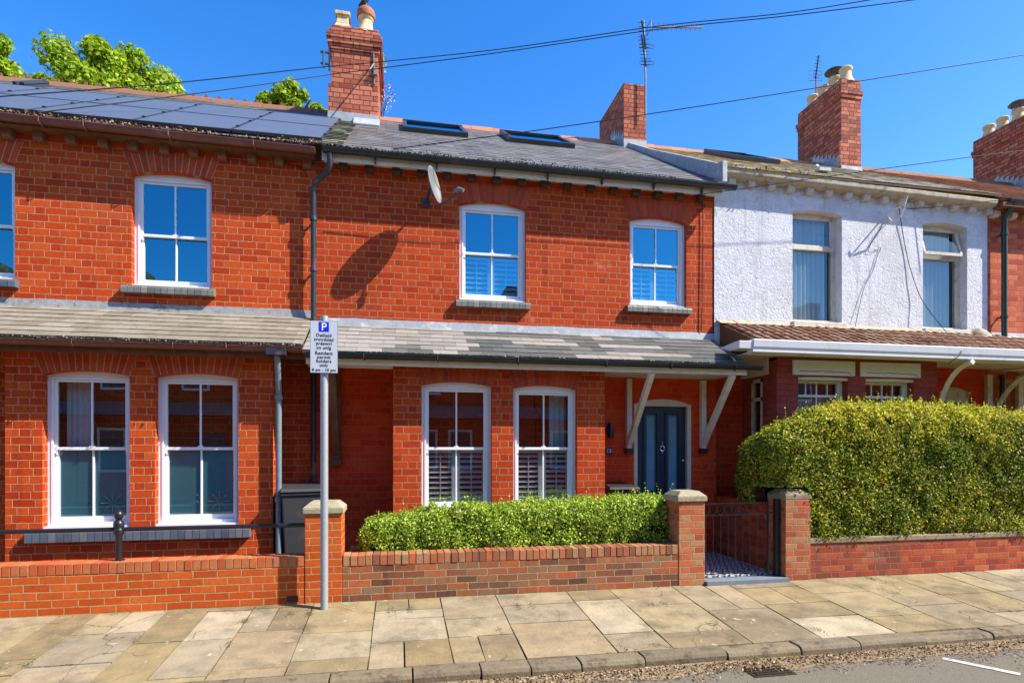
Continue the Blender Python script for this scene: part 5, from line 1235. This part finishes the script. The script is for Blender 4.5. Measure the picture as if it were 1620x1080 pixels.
# bird on the hooded pot
bp = Vector((X(579, 10.6), 10.58, 8.86+.50))
bd = root('bird', 'black bird perched on the rounded cowl of the tall left chimney', 'bird', tuple(bp))
me = MB()
def bpnt(x, z, y=0): return bp+Vector((x, y, z))
spine = [(-.13, .0, .006), (-.09, .03, .018), (-.05, .075, .04), (-.01, .125, .052), (.02, .17, .046), (.035, .205, .030), (.04, .225, .028), (.052, .245, .030), (.068, .25, .022), (.082, .25, .009), (.108, .246, .002)]
me.tube([bpnt(a, b) for a, b, r in spine], [r for a, b, r in spine], 12)
body = me.build('body', 'bird', bd, smooth=True)
mb = MB()
for s_ in (-1, 1): mb.tube([bpnt(.0, .09, s_*.015), bpnt(.01, .03, s_*.02), bpnt(.015, -.01, s_*.02)], .004, 5); mb.tube([bpnt(.0, -.005, s_*.02), bpnt(.04, -.008, s_*.02)], .003, 4)
mb.build('legs', 'bird', bd)
mb = MB()
for s_ in (-1, 1):
    mb.tube([bpnt(.015, .165, s_*.04), bpnt(-.02, .12, s_*.05), bpnt(-.07, .06, s_*.035), bpnt(-.13, .005, s_*.012)], [.012, .022, .016, .003], 8)
mb.build('wings', 'bird', bd, smooth=True)

# ------------------------------------------------------------------ cables
def cable(label, ps, r=.0065, group='overhead cables', name='overhead_cable', mat='wire', sub=16):
    ps = [Vector(p) for p in ps]; pts = []
    ext = [ps[0]*2-ps[1]]+ps+[ps[-1]*2-ps[-2]]
    for i in range(1, len(ext)-2):
        p0, p1, p2, p3 = ext[i-1:i+3]
        for k in range(sub):
            t = k/sub; pts.append(.5*((2*p1)+(-p0+p2)*t+(2*p0-5*p1+4*p2-p3)*t*t+(-p0+3*p1-3*p2+p3)*t**3))
    pts.append(ps[-1])
    o = MB().tube(pts, r, 6).build(name, mat, None, smooth=True); tag(o, label, 'cable', group); return o
cable('upper of two long cables running right from the tall left chimney to the sky', [P(512, 106, 10.3), P(603, 98, 9.8), P(800, 77, 9.0), P(1040, 42, 8.2), P(1250, 20, 7.4), P(1460, -14, 6.8)])
cable('lower of two long cables running right from the tall left chimney to the sky', [P(522, 118, 10.3), P(604, 108, 9.8), P(800, 82, 9.0), P(1040, 47, 8.2), P(1250, 25, 7.4), P(1470, -3, 6.8)])
cable('upper cable running left from the tall left chimney over the solar panels', [P(-60, 158, 8.4), P(0, 153, 8.5), P(270, 132, 9.3), P(512, 106, 10.3)], r=.008)
cable('lower cable running left from the tall left chimney and crossing the solar panels', [P(60, 178, 7.6), P(240, 157, 8.6), P(400, 136, 9.5), P(522, 118, 10.3)], r=.008)
cable('single cable sloping up from the middle house gutter to the right edge', [P(622, 236, 7.55), P(830, 209, 7.4), P(1030, 180, 7.3), P(1300, 138, 7.1), P(1640, 84, 6.9)], r=.006)
cable('thin cable from the gutter corner of the middle house across the white house', [P(1097, 309, 7.8), P(1200, 295, 7.3), P(1390, 268, 6.9), P(1540, 248, 6.6), P(1640, 236, 6.4)], r=.005)
cable('loose cable hanging down the white wall beside its right window', [P(1580, 317, 7.5), P(1450, 330, YW-.04), P(1425, 326, YW-.04), P(1424, 340, YW-.04), P(1434, 400, YW-.03), P(1445, 440, YW-.05), P(1462, 480, YW-.10), P(1505, 535, YW-.35), P(1521, 556, 6.84), P(1500, 576, 6.86)], r=.006, name='loose_cable', group='cables on the house fronts')
cable('two strand thin cable looping on the white wall below the metal bracket', [P(1402, 355, YW-.03), P(1385, 372, YW-.03), P(1374, 396, YW-.03), P(1380, 398, YW-.03), P(1393, 392, YW-.03), P(1388, 405, YW-.03), P(1380, 430, YW-.03), P(1366, 458, YW-.03), P(1352, 520, YW-.06)], r=.004, name='loose_cable', group='cables on the house fronts')
cable('dark cable running down the brick edge beside the white wall', [P(1103, 308, YW-.02), P(1111, 318, YW-.02), P(1111.5, 400, YW-.02), P(1110, 524, YW-.02)], r=.006, name='loose_cable', group='cables on the house fronts')
cable('thin wire on the brick between the left bedroom window and the downpipe', [P(432, 258, YW-.02), P(445, 256, YW-.05), P(475, 266, YW-.02), P(488, 280, YW-.02)], r=.004, name='loose_cable', group='cables on the house fronts')

# ------------------------------------------------------------------ hedges
def hedge(name, label, n, box, round_, size, mat, parentloc, bumpy=.06, topf=None, inner=None, jit=.7, lowf=None, shoots=0, gap=.45, yellow_mat=None, yellow_frac=None):
    x0, x1, y0, y1, z0, z1 = box
    hr_ = root(name, label, 'hedge', parentloc, 'hedges in the front gardens')
    pts = []; nr = []
    C = Vector(((x0+x1)/2, (y0+y1)/2, (z0+z1)/2)); H = Vector(((x1-x0)/2, (y1-y0)/2, (z1-z0)/2))
    areas = {'f': (x1-x0)*(z1-z0), 't': (x1-x0)*(y1-y0), 'l': (y1-y0)*(z1-z0), 'r': (y1-y0)*(z1-z0)*.5, 'b': (x1-x0)*(z1-z0)*.35}
    keys = list(areas); ws_ = np.array([areas[k] for k in keys]); ws_ /= ws_.sum()
    ch = rng.choice(len(keys), n, p=ws_)
    for c in ch:
        k = keys[c]; u, v = random.uniform(-1, 1), random.uniform(-1, 1)
        p = {'f': (u, -1, v), 't': (u, v, 1), 'l': (-1, u, v), 'r': (1, u, v), 'b': (u, 1, v)}[k]
        q = Vector((p[0]*H.x, p[1]*H.y, p[2]*H.z))
        # round the box
        c_ = Vector([max(-(H[i]-round_), min(H[i]-round_, q[i])) for i in range(3)])
        if p[2] < 0: c_.z = q.z
        d = q-c_
        nrm_ = d.normalized() if d.length > 1e-6 else Vector(p).normalized()
        q = c_+nrm_*min(round_, d.length) if d.length > 0 else q
        w_ = C+q
        if topf: 
            zt_ = topf(w_.x, w_.y); w_.z = z0+(w_.z-z0)*(zt_-z0)/(z1-z0)
        b = bumpy*(noise.noise(w_*3.1)+.6*noise.noise(w_*8.0))+random.gauss(0, .016)-abs(random.gauss(0, .03))
        if random.random() < .04: b += random.uniform(0, .05)
        w_ += nrm_*b
        if noise.noise(w_*5.5+Vector((9, 2, 4))) > gap and random.random() < .75: continue
        if lowf and (w_.z < lowf(w_.x)+.05*noise.noise(w_*7) or (w_.x < 4.90 and w_.y < 6.70 and w_.z < 1.13)): continue
        pts.append(tuple(w_)); nr.append(tuple(nrm_))
    for _ in range(shoots):
        x = random.uniform(x0+.1, x1-.1); y = y0+random.uniform(.12, .9)*(y1-y0)*.7; zt0 = (topf(x, y) if topf else z1)-.03; hh = random.uniform(.03, .13)*(1.0 if random.random() < .8 else 1.6); lean = random.gauss(0, .25)
        for k in range(7):
            f = k/6; pts.append((x+lean*hh*f+random.gauss(0, .006), y-.1*hh*f+random.gauss(0, .006), zt0+hh*f)); nr.append((random.gauss(0, 1), -1, .3))
    if yellow_mat:
        sel = [yellow_frac(Vector(p), Vector(q)) > random.random() for p, q in zip(pts, nr)]
        leaves([p for p, k in zip(pts, sel) if k], [p for p, k in zip(nr, sel) if k], size, yellow_mat, 'yellow_foliage', hr_, jit=jit, asp=.6)
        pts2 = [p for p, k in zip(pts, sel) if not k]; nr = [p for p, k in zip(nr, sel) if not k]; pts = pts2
    leaves(pts, nr, size, mat, 'foliage', hr_, jit=jit, asp=.6)
    # solid core, its dark colour stands for the shade between the leaves
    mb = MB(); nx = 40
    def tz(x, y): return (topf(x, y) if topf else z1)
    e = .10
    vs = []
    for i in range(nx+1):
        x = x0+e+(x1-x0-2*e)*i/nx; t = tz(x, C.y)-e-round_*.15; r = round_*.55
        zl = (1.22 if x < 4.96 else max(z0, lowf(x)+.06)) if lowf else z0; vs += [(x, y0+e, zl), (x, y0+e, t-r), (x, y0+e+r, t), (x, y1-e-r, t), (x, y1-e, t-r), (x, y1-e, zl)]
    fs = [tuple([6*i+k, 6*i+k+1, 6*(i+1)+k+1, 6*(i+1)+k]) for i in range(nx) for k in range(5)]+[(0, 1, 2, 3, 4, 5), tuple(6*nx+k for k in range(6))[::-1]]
    mb.add(vs, fs); mb.build('twigs', inner, hr_, fix=True)  # closed dark shell rather than separate twigs
    return hr_
def top1(x, y):
    t = .95+.035*noise.noise(Vector((x*1.6, y, 0)))+.03*noise.noise(Vector((x*4, y, 5)))
    t += .05*min(1, max(0, (x-1.2)/1.5))
    if x < 0.35: t -= .12*(0.35-x)/.8+.05
    if .42 < x < .62: t -= .04
    return t
hedge('small_hedge', 'small clipped bright green hedge above the mixed brick wall in front of the middle bay', 62000, (-.42, 3.34, 6.55, 7.18, .30, 1.0), .2, .026, 'leaf_box', (1.5, 6.85, .05), bumpy=.065, topf=top1, inner='leaf_box_in', shoots=120)
def top2(x, y):
    t = 2.18+.05*noise.noise(Vector((x*1.2, y, 0)))
    if x < 5.9: t -= .50*((5.9-x)/1.5)**1.6
    if x > 6.6: t -= .045*(x-6.6)
    return t
def yellow_share(p, q):  # share of yellow leaves rises with height and away from the left end
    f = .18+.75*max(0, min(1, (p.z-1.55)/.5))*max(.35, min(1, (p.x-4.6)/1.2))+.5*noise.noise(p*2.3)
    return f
hedge('tall_hedge', 'tall yellow green hedge filling the front garden of the white house', 185000, (4.42, 10.6, 6.32, 7.22, .40, 2.3), .26, .029, 'leaf_green', (7.5, 6.9, .05), bumpy=.06, topf=top2, inner='leaf_box_in', lowf=lambda x: .90 if x < 4.88 else .50, shoots=420, gap=.47, yellow_mat='leaf_hedge', yellow_frac=yellow_share)

# ------------------------------------------------------------------ trees behind the roofs
def tree(label, x, y, h, r, n, seed, squash=.8):
    random.seed(seed)
    t = root('broadleaf_tree', label, 'tree', (x, y, -.4), 'trees beyond the left roof')
    tr = MB(); cz = h-r*squash
    tr.tube([(x, y, -.4), (x+.1, y, h*.35), (x-.05, y, h*.6), (x, y, h-r*.5)], [.32, .24, .16, .05], 10)
    for k in range(8):
        an = k*.8; tr.tube([(x, y, h*.45+k*.3), (x+r*.4*math.cos(an), y+r*.4*math.sin(an), cz), (x+r*.75*math.cos(an), y+r*.75*math.sin(an), cz+r*.3)], [.10, .06, .02], 6)
    tr.build('trunk', 'bark', t)
    pts = []; nr = []
    blobs = []
    for _ in range(42):
        d = Vector((random.gauss(0, 1), random.gauss(0, 1), random.gauss(.35, .8))).normalized()
        f = random.uniform(.55, .95); blobs.append((Vector((x, y, cz))+Vector((d.x*r*f, d.y*r*f, d.z*r*squash*f)), r*random.uniform(.16, .30)))
    for _ in range(n):
        c, br = random.choice(blobs); d = Vector((random.gauss(0, 1), random.gauss(0, 1), random.gauss(.2, 1))).normalized()
        rr_ = br*(random.random()**.4)*random.uniform(.8, 1.15); p = c+d*rr_; pts.append(tuple(p)); nr.append(tuple((d+Vector((0, 0, .6))).normalized()))
    leaves(pts, nr, .13, 'leaf_tree', 'crown', t, jit=.7, asp=.75)
    return t
Yt = 22
def tz_(px, py): return Z(px, py, Yt)
tree('leafy green tree rising highest behind the left roof at the photo edge', X(-38, Yt), Yt, tz_(5, 60), 1.45, 15000, 11)
tree('broad sunlit green tree behind the solar panels', X(180, Yt), Yt, tz_(185, 84), 2.15, 34000, 5, squash=.75)
tree('small green tree top showing just left of the tall left chimney', X(462, Yt), Yt, tz_(460, 141), 1.25, 14000, 9)
random.seed(99)

# ------------------------------------------------------------------ houses across the street (seen in the window reflections)
def across(x, label):
    h = root('brick_house', label, 'house', (x, -7.0, 0), 'terraced houses across the street')
    y = -7.0
    mb = MB(); mb.box(x-2.6, x+2.6, y-7.5, y, -.2, 5.3); mb.build('wall', 'brick_left', h)
    MB().prism([(y+.35, 5.25), (y-3.7, 7.9), (y-7.9, 5.25)], x-2.6, x+2.6, 'x').build('roof', 'slate_main', h)
    for (a, b, c) in ((-1.9, -1.0, 3.6), (.6, 1.5, 3.6), (-2.0, -1.1, .8), (-.7, .2, .8)):
        f = MB().box(x+a, x+b, y, y+.03, c, c+1.5).build('window', 'upvc', h)
        MB().box(x+a+.08, x+b-.08, y+.03, y+.04, c+.08, c+1.42).build('glass', 'metal_dark', f)
    MB().box(x+1.1, x+2.0, y, y+.04, 0, 2.1).build('door', 'door_blue', h)
    MB().box(x+2.3, x+2.85, y-4.6, y-3.1, 6.5, 9.0).build('chimney', 'brick_chimney', h)
    MB().prism([(y+.95, 2.7), (y, 3.2), (y, 2.7)], x-2.6, x+2.6, 'x').build('lean_to_roof', 'slate_old', h)
    return h
for xq in (-23.75, -18.5, -13.25, -8.0, -2.75, 2.5, 7.75, 13.0, 18.25, 23.5, 28.75):
    across(xq, 'brick house in the row across the street, seen only in window reflections')
